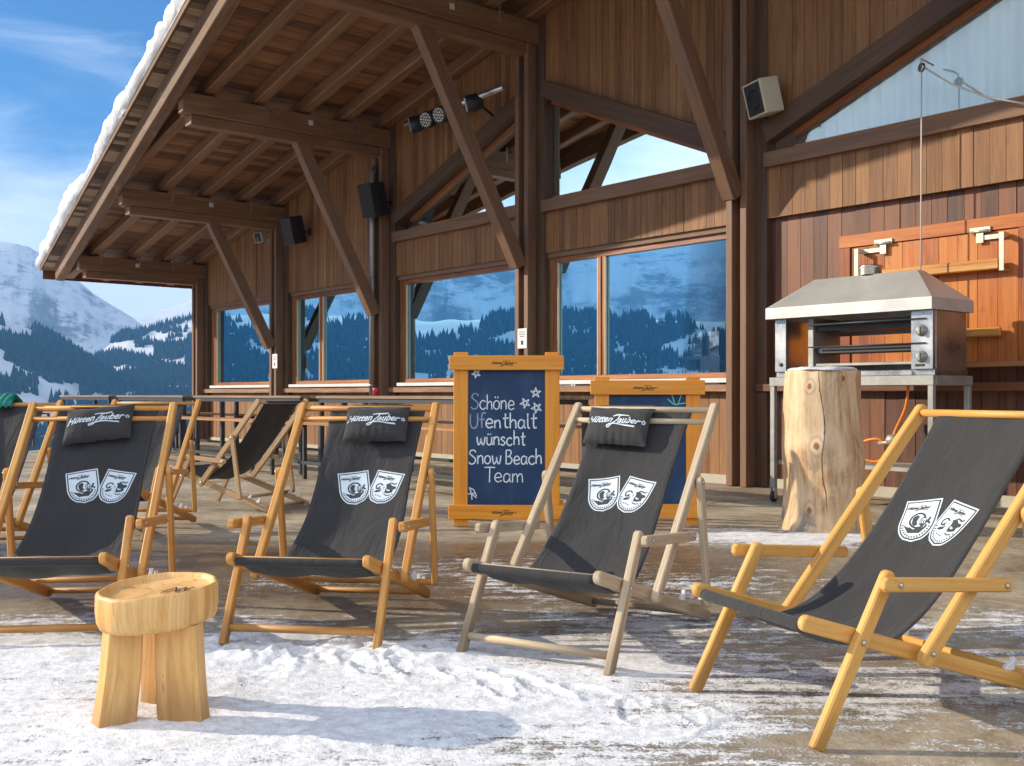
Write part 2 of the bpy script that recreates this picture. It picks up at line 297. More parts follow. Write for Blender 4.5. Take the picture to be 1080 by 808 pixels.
# ---------------------------------------------------------------- mesh builder
class MB:
    def __init__(s): s.v = []; s.f = []; s.sm = []; s.gc = []; s.mi = []
    def add(s, verts, faces, gc=None, smooth=False, mi=0):
        o = len(s.v); s.v += [tuple(p) for p in verts]
        s.gc += [tuple(g) for g in (gc if gc is not None else verts)]
        for f in faces: s.f.append([o + i for i in f]); s.sm.append(smooth); s.mi.append(mi)
    def prism(s, outline, org, ax, ay, th, ch=0.003, mi=0):
        """convex outline [(a,b)] in the plane (ax,ay) at org, thickness th centred along ax x ay"""
        org = Vector(org); ax = Vector(ax).normalized(); ay = Vector(ay).normalized(); az = ax.cross(ay)
        n = len(outline); P = [Vector((a, b)) for a, b in outline]
        area = sum(P[i].x * P[(i + 1) % n].y - P[(i + 1) % n].x * P[i].y for i in range(n))
        if area < 0: P.reverse()
        ins = []
        for i in range(n):
            e1 = (P[i] - P[i - 1]).normalized(); e2 = (P[(i + 1) % n] - P[i]).normalized()
            n1 = Vector((-e1.y, e1.x)); n2 = Vector((-e2.y, e2.x)); b = n1 + n2
            k = ch / max(0.3, (1 + n1.dot(n2)) / 1.0) if b.length > 1e-6 else 0
            ins.append(P[i] + b * k)
        h = th / 2; rings = [(ins, h), (P, h - ch), (P, -h + ch), (ins, -h)] if ch > 0 else [(P, h), (P, -h)]
        o = (random.uniform(0, 40), random.uniform(0, 40), random.uniform(0, 40))
        V = []; G = []
        for pts, z in rings:
            for p in pts:
                V.append(org + ax * p.x + ay * p.y + az * z); G.append((p.x + o[0], p.y + o[1], z + o[2]))
        F = [list(range(n)), [len(V) - 1 - i for i in range(n)]]
        for r in range(len(rings) - 1):
            for i in range(n):
                j = (i + 1) % n; F.append([r * n + i, (r + 1) * n + i, (r + 1) * n + j, r * n + j])
        s.add(V, F, G, mi=mi)
    def bar(s, p0, p1, w, h, up=(0, 0, 1), ch=0.003, r0=False, r1=False, c=0.003, mi=0):
        """plank from p0 to p1; h lies along up, w across"""
        p0 = Vector(p0); p1 = Vector(p1); d = p1 - p0; L = d.length; d.normalize()
        side = d.cross(Vector(up)).normalized(); upv = side.cross(d)
        H = h / 2; ol = []
        def end(x, sg, rnd):
            if rnd:
                rr = H * 0.95
                return [(x - sg * rr + sg * rr * math.cos(a), H * math.sin(a)) for a in np.linspace(-math.pi / 2, math.pi / 2, 9)] if sg > 0 else \
                       [(x + rr - rr * math.cos(a), H * math.sin(a)) for a in np.linspace(math.pi / 2, -math.pi / 2, 9)]
            if sg > 0: return [(x - c, -H), (x, -H + c), (x, H - c), (x - c, H)]
            return [(x + c, H), (x, H - c), (x, -H + c), (x + c, -H)]
        ol = end(L, 1, r1) + end(0, -1, r0)
        s.prism(ol, p0, d, upv, w, ch, mi)
    def box(s, lo, hi, axis=0, ch=0.003, mi=0):
        lo = Vector(lo); hi = Vector(hi); c = (lo + hi) / 2; d = hi - lo
        e = [Vector((1, 0, 0)), Vector((0, 1, 0)), Vector((0, 0, 1))][axis]
        up = Vector((0, 0, 1)) if axis != 2 else Vector((0, 1, 0))
        a = (axis, (1 if axis == 0 else 0) if axis != 2 else 0, 2 if axis != 2 else 1)
        half = e * (d[axis] / 2)
        s.bar(c - half, c + half, d[a[1]], d[a[2]], up, min(ch, min(d) * 0.3), c=min(ch, min(d) * 0.3), mi=mi)
    def hexa(s, v8, axis=2, mi=0):
        o = (random.uniform(0, 40), random.uniform(0, 40), random.uniform(0, 40))
        perm = {0: (0, 1, 2), 1: (1, 0, 2), 2: (2, 0, 1)}[axis]
        G = [(p[perm[0]] + o[0], p[perm[1]] + o[1], p[perm[2]] + o[2]) for p in v8]
        s.add(v8, [(0, 3, 2, 1), (4, 5, 6, 7), (0, 1, 5, 4), (1, 2, 6, 5), (2, 3, 7, 6), (3, 0, 4, 7)], G, mi=mi)
    def tube(s, pts, r, seg=8, mi=0, caps=True):
        pts = [Vector(p) for p in pts]; n = len(pts); rs = r if isinstance(r, (list, tuple)) else [r] * n
        o = random.uniform(0, 40); V = []; G = []; F = []; L = 0; prev = None
        for i in range(n):
            d = (pts[min(i + 1, n - 1)] - pts[max(i - 1, 0)]).normalized()
            if prev is None:
                a = Vector((0, 0, 1)) if abs(d.z) < 0.9 else Vector((1, 0, 0)); u = d.cross(a).normalized()
            else: u = (prev - d * prev.dot(d)).normalized()
            prev = u; w = d.cross(u)
            if i: L += (pts[i] - pts[i - 1]).length
            for k in range(seg):
                a = 2 * math.pi * k / seg; q = u * math.cos(a) + w * math.sin(a)
                V.append(pts[i] + q * rs[i]); G.append((L + o, q.dot(u) * rs[i] + o, q.dot(w) * rs[i]))
        for i in range(n - 1):
            for k in range(seg):
                j = (k + 1) % seg; F.append((i * seg + k, i * seg + j, (i + 1) * seg + j, (i + 1) * seg + k))
        s.add(V, F, G, smooth=True, mi=mi)
        if caps:
            o2 = len(s.v) - len(V)
            for f in ([*range(seg)][::-1], [(n - 1) * seg + k for k in range(seg)]):
                s.f.append([o2 + i for i in f]); s.sm.append(False); s.mi.append(mi)
    def lathe(s, prof, org=(0, 0, 0), seg=24, mi=0, smooth=True, axis=None):
        org = Vector(org); q = Vector((0, 0, 1)).rotation_difference(Vector(axis)) if axis else None
        V = []; F = []; n = len(prof)
        for r, z in prof:
            for k in range(seg):
                a = 2 * math.pi * k / seg; p = Vector((r * math.cos(a), r * math.sin(a), z))
                if q: p = q @ p
                V.append(org + p)
        for i in range(n - 1):
            for k in range(seg):
                j = (k + 1) % seg; F.append((i * seg + k, i * seg + j, (i + 1) * seg + j, (i + 1) * seg + k))
        F.append([*range(seg)][::-1]); F.append([(n - 1) * seg + k for k in range(seg)])
        s.add(V, F, None, smooth=smooth, mi=mi)
        if smooth: s.sm[-1] = s.sm[-2] = False
    def grid(s, fn, nu, nv, gcf=None, smooth=True, mi=0):
        V = [fn(u, v) for v in np.linspace(0, 1, nv) for u in np.linspace(0, 1, nu)]
        G = [gcf(u, v) for v in np.linspace(0, 1, nv) for u in np.linspace(0, 1, nu)] if gcf else None
        F = [(j * nu + i, j * nu + i + 1, (j + 1) * nu + i + 1, (j + 1) * nu + i) for j in range(nv - 1) for i in range(nu - 1)]
        s.add(V, F, G, smooth, mi)
    def build(s, name, mats, parent=None, loc=None, rot=None):
        me = bpy.data.meshes.new(name); me.from_pydata(s.v, [], s.f)
        for m in (mats if isinstance(mats, (list, tuple)) else [mats]): me.materials.append(M[m] if isinstance(m, str) else m)
        me.polygons.foreach_set('use_smooth', s.sm); me.polygons.foreach_set('material_index', s.mi)
        at = me.attributes.new('gc', 'FLOAT_VECTOR', 'POINT'); at.data.foreach_set('vector', np.array(s.gc, dtype=np.float32).ravel())
        me.update()
        o = bpy.data.objects.new(name, me); COL.objects.link(o)
        if parent is not None: o.parent = parent
        if loc is not None: o.location = loc
        if rot is not None: o.rotation_euler = rot
        return o

def mesh_np(name, verts, faces, mat, smooth=True, attrs=None):
    me = bpy.data.meshes.new(name); nv = len(verts); k = faces.shape[1]; nf = len(faces)
    me.vertices.add(nv); me.vertices.foreach_set('co', verts.astype(np.float32).ravel())
    me.loops.add(nf * k); me.loops.foreach_set('vertex_index', faces.astype(np.int32).ravel())
    me.polygons.add(nf); me.polygons.foreach_set('loop_start', np.arange(0, nf * k, k, dtype=np.int32))
    me.polygons.foreach_set('use_smooth', np.full(nf, smooth))
    for an, arr in (attrs or {}).items():
        a = me.attributes.new(an, 'FLOAT', 'POINT'); a.data.foreach_set('value', arr.astype(np.float32).ravel())
    me.materials.append(mat); me.update(calc_edges=True); me.validate()
    o = bpy.data.objects.new(name, me); COL.objects.link(o); return o

def tag(o, label, cat, group=None):
    o['label'] = label; o['category'] = cat
    if group: o['group'] = group
    return o
def thing(name, label, cat, loc=(0, 0, 0), rz=0.0, group=None):
    o = bpy.data.objects.new(name, None); COL.objects.link(o); o.empty_display_size = 0.1
    o.location = loc; o.rotation_euler = (0, 0, rz); return tag(o, label, cat, group)
def copy_tree(o, parent=None):
    c = o.copy(); COL.objects.link(c)
    if parent is not None: c.parent = parent
    for ch in [x for x in bpy.data.objects if x.parent == o]: copy_tree(ch, c)
    return c

def text_geo(body, size, shear=0.0, bold=0.0):
    cu = bpy.data.curves.new('lettering', 'FONT'); cu.body = body; cu.size = size; cu.shear = shear; cu.offset = bold
    cu.align_x = 'CENTER'; cu.resolution_u = 3
    o = bpy.data.objects.new('lettering', cu); COL.objects.link(o)
    dg = bpy.context.evaluated_depsgraph_get(); dg.update()
    me = bpy.data.meshes.new_from_object(o.evaluated_get(dg))
    V = [tuple(v.co) for v in me.vertices]; F = [tuple(p.vertices) for p in me.polygons]
    bpy.data.objects.remove(o); bpy.data.curves.remove(cu); bpy.data.meshes.remove(me)
    return V, F
def put_text(mb, body, size, fn, shear=0.0, bold=0.0, ox=0, oy=0, rot=0.0, mi=0):
    V, F = text_geo(body, size, shear, bold); c, s_ = math.cos(rot), math.sin(rot)
    mb.add([fn(ox + c * x - s_ * y, oy + s_ * x + c * y) for x, y, _ in V], F, mi=mi)
def smooth_line(pts, n=4):
    if len(pts) < 3: return [tuple(pts[0]), *[tuple(np.array(pts[0]) * (1 - t) + np.array(pts[-1]) * t) for t in (0.33, 0.66, 1)]]
    P = [np.array(p, float) for p in pts]; out = []
    for i in range(len(P) - 1):
        a = P[max(i - 1, 0)]; b = P[i]; c = P[i + 1]; d = P[min(i + 2, len(P) - 1)]
        for t in np.linspace(0, 1, n, endpoint=False):
            out.append(0.5 * ((2 * b) + (-a + c) * t + (2 * a - 5 * b + 4 * c - d) * t * t + (-a + 3 * b - 3 * c + d) * t ** 3))
    out.append(P[-1]); return [tuple(p) for p in out]
def ribbon(mb, pts, w, fn, mi=0):
    """flat stroke of width w (one number, or one per point) along 2D pts, mapped to 3D by fn"""
    P = [np.array(p, float) for p in pts]; n = len(P); V = []
    for i in range(n):
        d = P[min(i + 1, n - 1)] - P[max(i - 1, 0)]; L = np.hypot(*d) or 1; q = np.array((-d[1], d[0])) / L
        ww = (w[i] if isinstance(w, (list, tuple)) else w) / 2
        V += [fn(*(P[i] + q * ww)), fn(*(P[i] - q * ww))]
    mb.add(V, [(2 * i, 2 * i + 1, 2 * i + 3, 2 * i + 2) for i in range(n - 1)], mi=mi)
def wordmark(mb, size, fn, ox=0.0, oy=0.0, bold=0.0, mi=0, star=True):
    """the slanted word mark: 'Hütten', a long swinging Z, 'auber', a small star"""
    f = lambda x, y: fn(ox + x, oy + y); s = size
    put_text(mb, 'Hütten', s, f, 0.45, bold, -1.72 * s, 0, mi=mi)
    put_text(mb, 'auber', s, f, 0.45, bold, 1.42 * s, 0, mi=mi)
    ribbon(mb, smooth_line([(-0.25 * s, 0.72 * s), (0.2 * s, 0.86 * s), (0.9 * s, 0.80 * s), (1.5 * s, 0.84 * s)]), 0.11 * s + bold, f, mi)
    ribbon(mb, smooth_line([(0.55 * s, 0.80 * s), (0.25 * s, 0.3 * s), (-0.25 * s, -0.25 * s), (-0.62 * s, -0.52 * s), (-0.78 * s, -0.38 * s), (-0.55 * s, -0.24 * s)]), 0.10 * s + bold, f, mi)
    ribbon(mb, smooth_line([(-0.55 * s, -0.24 * s), (0.3 * s, -0.16 * s), (1.4 * s, -0.24 * s), (2.3 * s, -0.32 * s)]), 0.12 * s + bold, f, mi)
    if star:
        pts = [((0.21 if k % 2 == 0 else 0.11) * s * math.cos(math.pi / 2 + k * math.pi / 5) + 3.05 * s, (0.21 if k % 2 == 0 else 0.11) * s * math.sin(math.pi / 2 + k * math.pi / 5) + 0.32 * s) for k in range(11)]
        ribbon(mb, pts, 0.06 * s + bold, f, mi)

# lattice noise for meshes
def vnoise(x, y, seed=0):
    xi = np.floor(x).astype(np.int64); yi = np.floor(y).astype(np.int64); fx = x - xi; fy = y - yi
    fx = fx * fx * fx * (fx * (fx * 6 - 15) + 10); fy = fy * fy * fy * (fy * (fy * 6 - 15) + 10)
    def h(a, b):
        k = (a * 374761393 + b * 668265263 + seed * 1442695041) & 0xffffffff
        k = ((k ^ (k >> 13)) * 1274126177) & 0xffffffff
        return ((k ^ (k >> 16)) & 0xffff) / 65535.0
    return (h(xi, yi) * (1 - fx) + h(xi + 1, yi) * fx) * (1 - fy) + (h(xi, yi + 1) * (1 - fx) + h(xi + 1, yi + 1) * fx) * fy
def fbm(x, y, seed=0, oct=5, gain=0.5):
    s = 0; a = 1; tot = 0
    for i in range(oct):
        s = s + a * vnoise(x * 2 ** i + 17.3 * i, y * 2 ** i - 9.1 * i, seed + i); tot += a; a *= gain
    return s / tot
def sstep(v, a, b):
    t = np.clip((v - a) / (b - a), 0, 1); return t * t * (3 - 2 * t)

# ---------------------------------------------------------------- frames of the place
NRM = math.hypot(925, 1110); FD = (-925 / NRM, 1110 / NRM); FN = (-FD[1], FD[0])     # along the facade (away), and out of it
FO = (250 / 1110 * FPX * CAMH / 96, FPX * CAMH / 96)                                # foot of the post that stands nearest
FROT = math.atan2(FD[1], FD[0])
BAY = 3.78
def ground(px, py):
    D = FPX * CAMH / (py - HY); return Vector(((px - 540) / FPX * D, D, 0))
def fac_to_world(s, n, z=0.0): return Vector((FO[0] + FD[0] * s + FN[0] * n, FO[1] + FD[1] * s + FN[1] * n, z))
def fac_pick(px, py, n=0.0):
    u = (px - 540) / FPX; ox = FO[0] + FN[0] * n; oy = FO[1] + FN[1] * n
    s = (ox - oy * u) / (u * FD[1] - FD[0]); D = oy + FD[1] * s
    return s, CAMH - (py - HY) / FPX * D
# ================================================================ the timber restaurant (local frame: x along the facade, y out of it, z up)
house = thing('restaurant_building', 'large dark brown timber restaurant with snowy overhanging roof, braces and wide windows', 'building', (FO[0], FO[1], 0), FROT)
S_END, S_RIDGE, S_FAR = 15.12, -3.78, -12.0
def out_top(s): return 3.95 + (S_END - s) * 0.208 if s >= S_RIDGE else 3.95 + (S_END - 2 * S_RIDGE + s) * 0.208
RAFT = 0.20
def roof_under(s): return out_top(s) + RAFT
def tip_len(s): return 2.80 + (S_END - max(s, S_RIDGE)) * 0.119
def verge_len(s): return tip_len(s) + 0.39

def board_wall(mb, s0, s1, fb, ft, yf, th=0.022, bw=0.14, jit=0.004):
    """vertical boards between the curves fb(s) and ft(s), front face at yf"""
    n = max(1, round((s1 - s0) / bw)); w = (s1 - s0) / n
    for i in range(n):
        a = s0 + i * w + 0.0025; b = s0 + (i + 1) * w - 0.0025; y1 = yf + random.uniform(-jit, jit); y0 = yf - th
        za, zb, ta, tb = fb(a), fb(b), ft(a), ft(b)
        if max(ta - za, tb - zb) < 0.01: continue
        ta = max(ta, za + 0.001); tb = max(tb, zb + 0.001)
        mb.hexa([(a, y0, za), (b, y0, zb), (b, y1, zb), (a, y1, za), (a, y0, ta), (b, y0, tb), (b, y1, tb), (a, y1, ta)], 2)
C = lambda z: (lambda s: z)
def line(a, b): return lambda s: a[1] + (b[1] - a[1]) * (s - a[0]) / (b[0] - a[0])

Z_PLINTH, Z_LEDGE, Z_SILL, Z_HEAD, Z_PANEL, Z_RAIL0, Z_RAIL1 = 0.10, 1.09, 1.25, 2.965, 3.035, 3.60, 3.765
DIAG = {0: ((3.78, 5.46), (0.0, 3.865)), 1: ((3.78, 5.335), (7.56, 3.865)), -1: ((0.0, 3.865), (-3.78, 5.36))}   # axes of the slanted struts
DH = 0.23
WIN = {3: (11.71, 14.62, ()), 2: (8.0, 10.95, (9.93,)), 1: (4.14, 7.16, ()), 0: (0.26, 3.40, (2.46,))}
LOWTXT = 'facade'

mbP = MB(); mbP.box((S_FAR, -0.30, -0.5), (S_END + 0.1, 0.015, Z_PLINTH), 0)
mbP.build('plinth', 'plinth', house)

lower = MB(); upper = MB(); backing = MB(); red = MB()
for k in range(4):
    a, b = k * BAY, (k + 1) * BAY; w0, w1, mul = WIN[k]
    board_wall(lower, a, b, C(Z_PLINTH), C(Z_LEDGE), -0.02, bw=0.15)
    board_wall(lower, a, w0, C(Z_LEDGE), C(Z_PANEL), -0.03, bw=0.13)
    board_wall(lower, w1, b, C(Z_LEDGE), C(Z_PANEL), -0.03, bw=0.13)
    board_wall(lower, w0, w1, C(Z_HEAD), C(Z_PANEL + 0.02), -0.06, bw=0.13)
    backing.box((a, -0.12, -0.2), (b, -0.045, Z_LEDGE - 0.02), 0); 
    backing.box((a, -0.12, Z_LEDGE - 0.02), (w0, -0.055, Z_PANEL), 0); backing.box((w1, -0.12, Z_LEDGE - 0.02), (b, -0.055, Z_PANEL), 0)
    if k >= 2:
        board_wall(upper, a, b, C(Z_PANEL), roof_under, 0.045, th=0.03, bw=0.12)
        backing.hexa([(a, -0.1, Z_HEAD), (b, -0.1, Z_HEAD), (b, 0.005, Z_HEAD), (a, 0.005, Z_HEAD), (a, -0.1, roof_under(a)), (b, -0.1, roof_under(b)), (b, 0.005, roof_under(b)), (a, 0.005, roof_under(a))])
    else:
        d = DIAG[k]; dl = line(*d)
        board_wall(upper, a, b, C(Z_PANEL), C(Z_RAIL0 + 0.02), 0.045, th=0.03, bw=0.12)
        board_wall(upper, a, b, lambda s: dl(s) - 0.03, roof_under, 0.045, th=0.03, bw=0.12)
        backing.box((a, -0.1, Z_HEAD), (b, 0.005, Z_RAIL0 + 0.03), 0)
        backing.hexa([(a, -0.1, dl(a)), (b, -0.1, dl(b)), (b, 0.005, dl(b)), (a, 0.005, dl(a)), (a, -0.1, roof_under(a)), (b, -0.1, roof_under(b)), (b, 0.005, roof_under(b)), (a, 0.005, roof_under(a))])
# bay to the right of the nearest post: red boards, hatch, upper panel, slanted window
a, b = -BAY, 0.0; dl = line(*DIAG[-1])
HA, HB, HZ0, HZ1 = -3.22, -1.20, 1.36, 2.73
board_wall(red, a, HA, C(Z_PLINTH), C(Z_PANEL), -0.02, bw=0.17); board_wall(red, HB, b, C(Z_PLINTH), C(Z_PANEL), -0.02, bw=0.17)
board_wall(red, HA, HB, C(Z_PLINTH), C(HZ0), -0.02, bw=0.17); board_wall(red, HA, HB, C(HZ1), C(Z_PANEL), -0.02, bw=0.17)
board_wall(upper, a, b, C(Z_PANEL), C(Z_RAIL0 + 0.02), 0.06, th=0.04, bw=0.155)
board_wall(upper, a, b, lambda s: dl(s) - 0.03, roof_under, 0.05, th=0.03, bw=0.155)
backing.box((a, -0.12, -0.2), (b, -0.045, Z_RAIL0), 0)
backing.hexa([(a, -0.1, dl(a)), (b, -0.1, dl(b)), (b, 0.005, dl(b)), (a, 0.005, dl(a)), (a, -0.1, roof_under(a)), (b, -0.1, roof_under(b)), (b, 0.005, roof_under(b)), (a, 0.005, roof_under(a))])
# plain wall beyond the frame, end wall, rear wall with openings
board_wall(upper, S_FAR, -BAY, C(Z_PLINTH), roof_under, 0.02, th=0.03, bw=0.16)
backing.box((S_FAR, -0.12, -0.2), (-BAY, -0.02, 5.6), 0)
lower.build('lower_wall', 'facade', house); upper.build('upper_wall', 'facade', house); red.build('red_wall', 'red_boards', house)
backing.build('wall_core', 'dark_inside', house)
ew = MB(); DEEP = -9.0
for i in range(int(-DEEP / 0.15)):
    y0 = DEEP + i * 0.15 + 0.003; y1 = DEEP + (i + 1) * 0.15 - 0.003
    ew.hexa([(S_END - 0.03, y0, -0.2), (S_END + 0.03 + random.uniform(-.004, .004), y0, -0.2), (S_END + 0.03, y1, -0.2), (S_END - 0.03, y1, -0.2),
             (S_END - 0.03, y0, roof_under(S_END) - 0.01), (S_END + 0.03, y0, roof_under(S_END) - 0.02), (S_END + 0.03, y1, roof_under(S_END) - 0.02), (S_END - 0.03, y1, roof_under(S_END) - 0.01)])
ew.build('end_wall', 'facade', house)
rw = MB(); ops = [(-10, -7), (-6.5, -3.5), (-3.0, 0.2), (0.6, 2.4), (2.8, 4.9), (5.3, 7.2), (7.75, 8.1), (8.25, 8.6), (8.8, 9.3), (9.5, 9.97), (10.6, 11.15), (12.5, 13.3)]  # wide ones, out of view, widened and added to brighten the interior
xs = [S_FAR] + [q for p in ops for q in p] + [S_END - 0.05]
for i in range(0, len(xs), 2): rw.box((xs[i], DEEP - 0.1, -0.2), (xs[i + 1], DEEP, 3.0), 0)
rw.box((S_FAR, DEEP - 0.1, -0.2), (S_END - 0.05, DEEP, 0.85), 0)
rw.hexa([(S_FAR, DEEP - .1, 2.5), (S_END - .05, DEEP - .1, 2.5), (S_END - .05, DEEP, 2.5), (S_FAR, DEEP, 2.5), (S_FAR, DEEP - .1, roof_under(S_FAR) + .6), (S_END - .05, DEEP - .1, roof_under(S_END)), (S_END - .05, DEEP, roof_under(S_END)), (S_FAR, DEEP, roof_under(S_FAR) + .6)])
rw.build('rear_wall', 'dark_inside', house)
fl = MB(); fl.box((S_FAR, DEEP, -0.2), (S_END - 0.04, -0.125, 0.06), 0); fl.build('interior_floor', 'inside_floor', house)
for s_ in (1.6, 5.4, 9.2, 13.0):
    ip = MB(); ip.box((s_ - 0.14, -4.6, 0.06), (s_ + 0.14, -4.32, roof_under(s_)), 2); ip.build('interior_column', 'beam', house)

# ledge and sills
for k in range(-1, 4):
    lg = MB(); a, b = k * BAY + 0.17, (k + 1) * BAY - 0.17
    lg.bar((a, 0.03, Z_LEDGE + 0.035), (b, 0.03, Z_LEDGE + 0.035), 0.17, 0.085, c=0.006, ch=0.006); lg.build('ledge', 'sill_wood' if k >= 0 else 'red_boards', house)

# posts: a wide rear post with two slim planks standing before it
for k in range(-1, 5):
    s_ = k * BAY if k < 4 else S_END - 0.02; zt = out_top(s_) - 0.02
    p = MB(); p.box((s_ - 0.30, -0.11, 0.0), (s_ + 0.20 if k < 4 else s_ + 0.05, 0.075, zt + RAFT), 2, 0.006)
    p.build('post', 'post', house)
    for q in (-0.10, 0.10):
        p = MB(); p.box((s_ + q - 0.045, 0.078, 0.0), (s_ + q + 0.045, 0.24, zt - 0.30), 2, 0.006); p.build('post_plank', 'brace', house)
    # outrigger: a pair of deep beams, a shallower one clasped beneath
    L = tip_len(s_); e0, e1 = (-0.6, L)
    for q in (-0.095, 0.095):
        b_ = MB(); b_.bar((s_ + q, e0, zt - 0.145), (s_ + q, e1 - (0.10 if q > 0 else 0.0), zt - 0.145), 0.17, 0.30, ch=0.008, c=0.008); ob = b_.build('outrigger_beam', 'beam', house)
    b_ = MB(); b_.bar((s_, 0.0, zt - 0.37), (s_, e1 - 0.16, zt - 0.37), 0.22, 0.145, ch=0.006, c=0.006); b_.build('outrigger_under_beam', 'beam', house)
    if k < 4:
        bz = {3: 1.97, 2: 2.40, 1: 2.85, 0: 3.28, -1: 3.7}[k]; tl = {3: 1.52, 2: 1.72, 1: 2.00, 0: 2.20, -1: 2.4}[k]; tz = zt - 0.37
        b_ = MB(); b_.bar((s_, 0.285, bz), (s_, tl, tz), 0.17, 0.20, up=(0, -1, 0.5), ch=0.007, c=0.02); b_.build('brace', 'brace', house)
    # clips where the rafters sit
    # (zinc angle plates on the beam sides)
    for L_ in (0.16, 0.90, 1.65, 2.45):
        c_ = MB(); c_.box((s_ - 0.19, L_ - 0.13, zt - 0.16), (s_ - 0.177, L_ - 0.10, zt + 0.10), 2, 0.001); c_.box((s_ - 0.19, L_ - 0.19, zt - 0.005), (s_ - 0.178, L_ - 0.131, zt + 0.012), 1, 0.001)
        c_.build('rafter_clip', 'zinc', house)
    if k > 0:
        c_ = MB(); c_.box((s_ - 0.185, 1.55, zt - 0.16), (s_ - 0.178, 1.63, zt - 0.08), 1, 0.001); c_.build('tag_plate', 'cream', house)

# rail above the panels and slanted struts
for k in (-1, 0, 1):
    r_ = MB(); r_.bar((k * BAY + 0.20, 0.05, (Z_RAIL0 + Z_RAIL1) / 2), ((k + 1) * BAY - 0.30, 0.05, (Z_RAIL0 + Z_RAIL1) / 2), 0.17, Z_RAIL1 - Z_RAIL0, ch=0.005); r_.build('window_rail', 'brace', house)
    (a0, z0), (a1, z1) = DIAG[k]; t0 = 0.3 / 3.78; t1 = 0.2 / 3.78
    if a0 > a1: (a0, z0), (a1, z1) = (a1, z1), (a0, z0)
    f = lambda t: (a0 + (a1 - a0) * t, 0.06, z0 + (z1 - z0) * t)
    r_ = MB(); r_.bar(f(t1), f(1 - t0), 0.16, DH, ch=0.006); r_.build('slanted_strut', 'post', house)

# windows
def window(w0, w1, muls, z0=Z_SILL, z1=Z_HEAD):
    fm = MB(); fw = 0.075; y0, y1 = -0.115, -0.035
    fm.box((w0, y0, z0), (w0 + fw, y1, z1), 2); fm.box((w1 - fw, y0, z0), (w1, y1, z1), 2)
    fm.box((w0 + fw, y0, z1 - fw), (w1 - fw, y1, z1), 0); fm.box((w0 + fw, y0, z0), (w1 - fw, y1 + 0.012, z0 + fw * 0.8), 0)
    fo = fm.build('window', 'window_frame', house)
    edges = [w0 + fw] + [m for m in muls] + [w1 - fw]
    for m in muls:
        mm = MB(); mm.box((m - 0.065, y0, z0 + fw * 0.8), (m + 0.065, y1 - 0.004, z1 - fw), 2)
        mm.box((m - 0.012, y1 - 0.006, z0 + fw * 0.8), (m + 0.012, y1 + 0.012, z1 - fw), 2); mm.build('mullion', 'window_frame', fo)
    for i in range(len(edges) - 1):
        a = edges[i] + (0.065 if i else 0); b = edges[i + 1] - (0.065 if i < len(edges) - 2 else 0)
        pb = MB(); y = -0.08
        pb.add([(a, y, z0 + 0.06), (b, y, z0 + 0.06), (b, y, z1 - fw), (a, y, z1 - fw)], [(0, 1, 2, 3)]); pb.build('pane', 'glass', fo)
        for e0 in (a, b - 0.014): be = MB(); be.box((e0, -0.074, z0 + 0.061), (e0 + 0.014, -0.04, z1 - fw - 0.002), 2, 0.001); be.build('glazing_bead', 'cream', fo)
    sl = MB(); sl.box((w0 - 0.03, -0.10, Z_SILL - 0.062), (w1 + 0.03, 0.085, Z_SILL - 0.006), 0, 0.004); sl.build('sill', 'sill_light', fo)
    return fo
for k in range(4): window(*WIN[k])
def tri_window(pts):
    fo = MB(); n = len(pts); fw = 0.06
    cx = sum(p[0] for p in pts) / n; cz = sum(p[1] for p in pts) / n
    for i in range(n):
        p, q = pts[i], pts[(i + 1) % n]; d = Vector((q[0] - p[0], q[1] - p[1])).normalized(); nn = Vector((-d.y, d.x))
        if nn.dot(Vector((cx - p[0], cz - p[1]))) < 0: nn = -nn
        o = nn * fw / 2
        fo.bar((p[0] + o.x, -0.06 + 0.002 * i, p[1] + o.y), (q[0] + o.x, -0.06 + 0.002 * i, q[1] + o.y), 0.08, fw)
    w = fo.build('gable_window', 'window_frame', house)
    pb = MB(); pb.add([(p[0], -0.065, p[1]) for p in pts], [list(range(n))]); pb.build('pane', 'gable_glass', w)
tri_window([(0.55, Z_RAIL1), (3.42, Z_RAIL1), (3.42, line(*DIAG[0])(3.42) - DH * 0.54), (0.55, line(*DIAG[0])(0.55) - DH * 0.54)])
tri_window([(4.03, Z_RAIL1), (6.95, Z_RAIL1), (6.95, line(*DIAG[1])(6.95) - DH * 0.54), (4.03, line(*DIAG[1])(4.03) - DH * 0.54)])
tri_window([(-3.45, Z_RAIL1), (-0.6, Z_RAIL1), (-0.6, line(*DIAG[-1])(-0.6) - DH * 0.54), (-3.45, line(*DIAG[-1])(-3.45) - DH * 0.54)])

# orange serving hatch
hb = MB(); fw = 0.13
hb.box((HA, -0.06, HZ1 - fw), (HB, 0.03, HZ1), 0, 0.004); hb.box((HA, -0.06, HZ0), (HA + fw, 0.028, HZ1 - fw), 2, 0.004); hb.box((HB - fw, -0.06, HZ0), (HB, 0.028, HZ1 - fw), 2, 0.004)
hatch = hb.build('serving_hatch', 'hatch', house)
fb_ = MB(); board_wall(fb_, HA + fw + .006, HB - fw - .006, C(HZ0), C(HZ1 - fw - .008), 0.012, th=0.05, bw=0.20, jit=0.001); fb_.build('flap', 'hatch', hatch)
bz1, bz0 = 2.41, 2.21; ba, bb = fac_pick(1055, 262, 0.1)[0], fac_pick(908, 283, 0.1)[0]
br = MB(); br.bar((ba, 0.10, 2.27), (bb, 0.10, 2.27), 0.07, 0.10, c=0.008, ch=0.01); br.build('hatch_bar', 'hatch_bar', hatch)
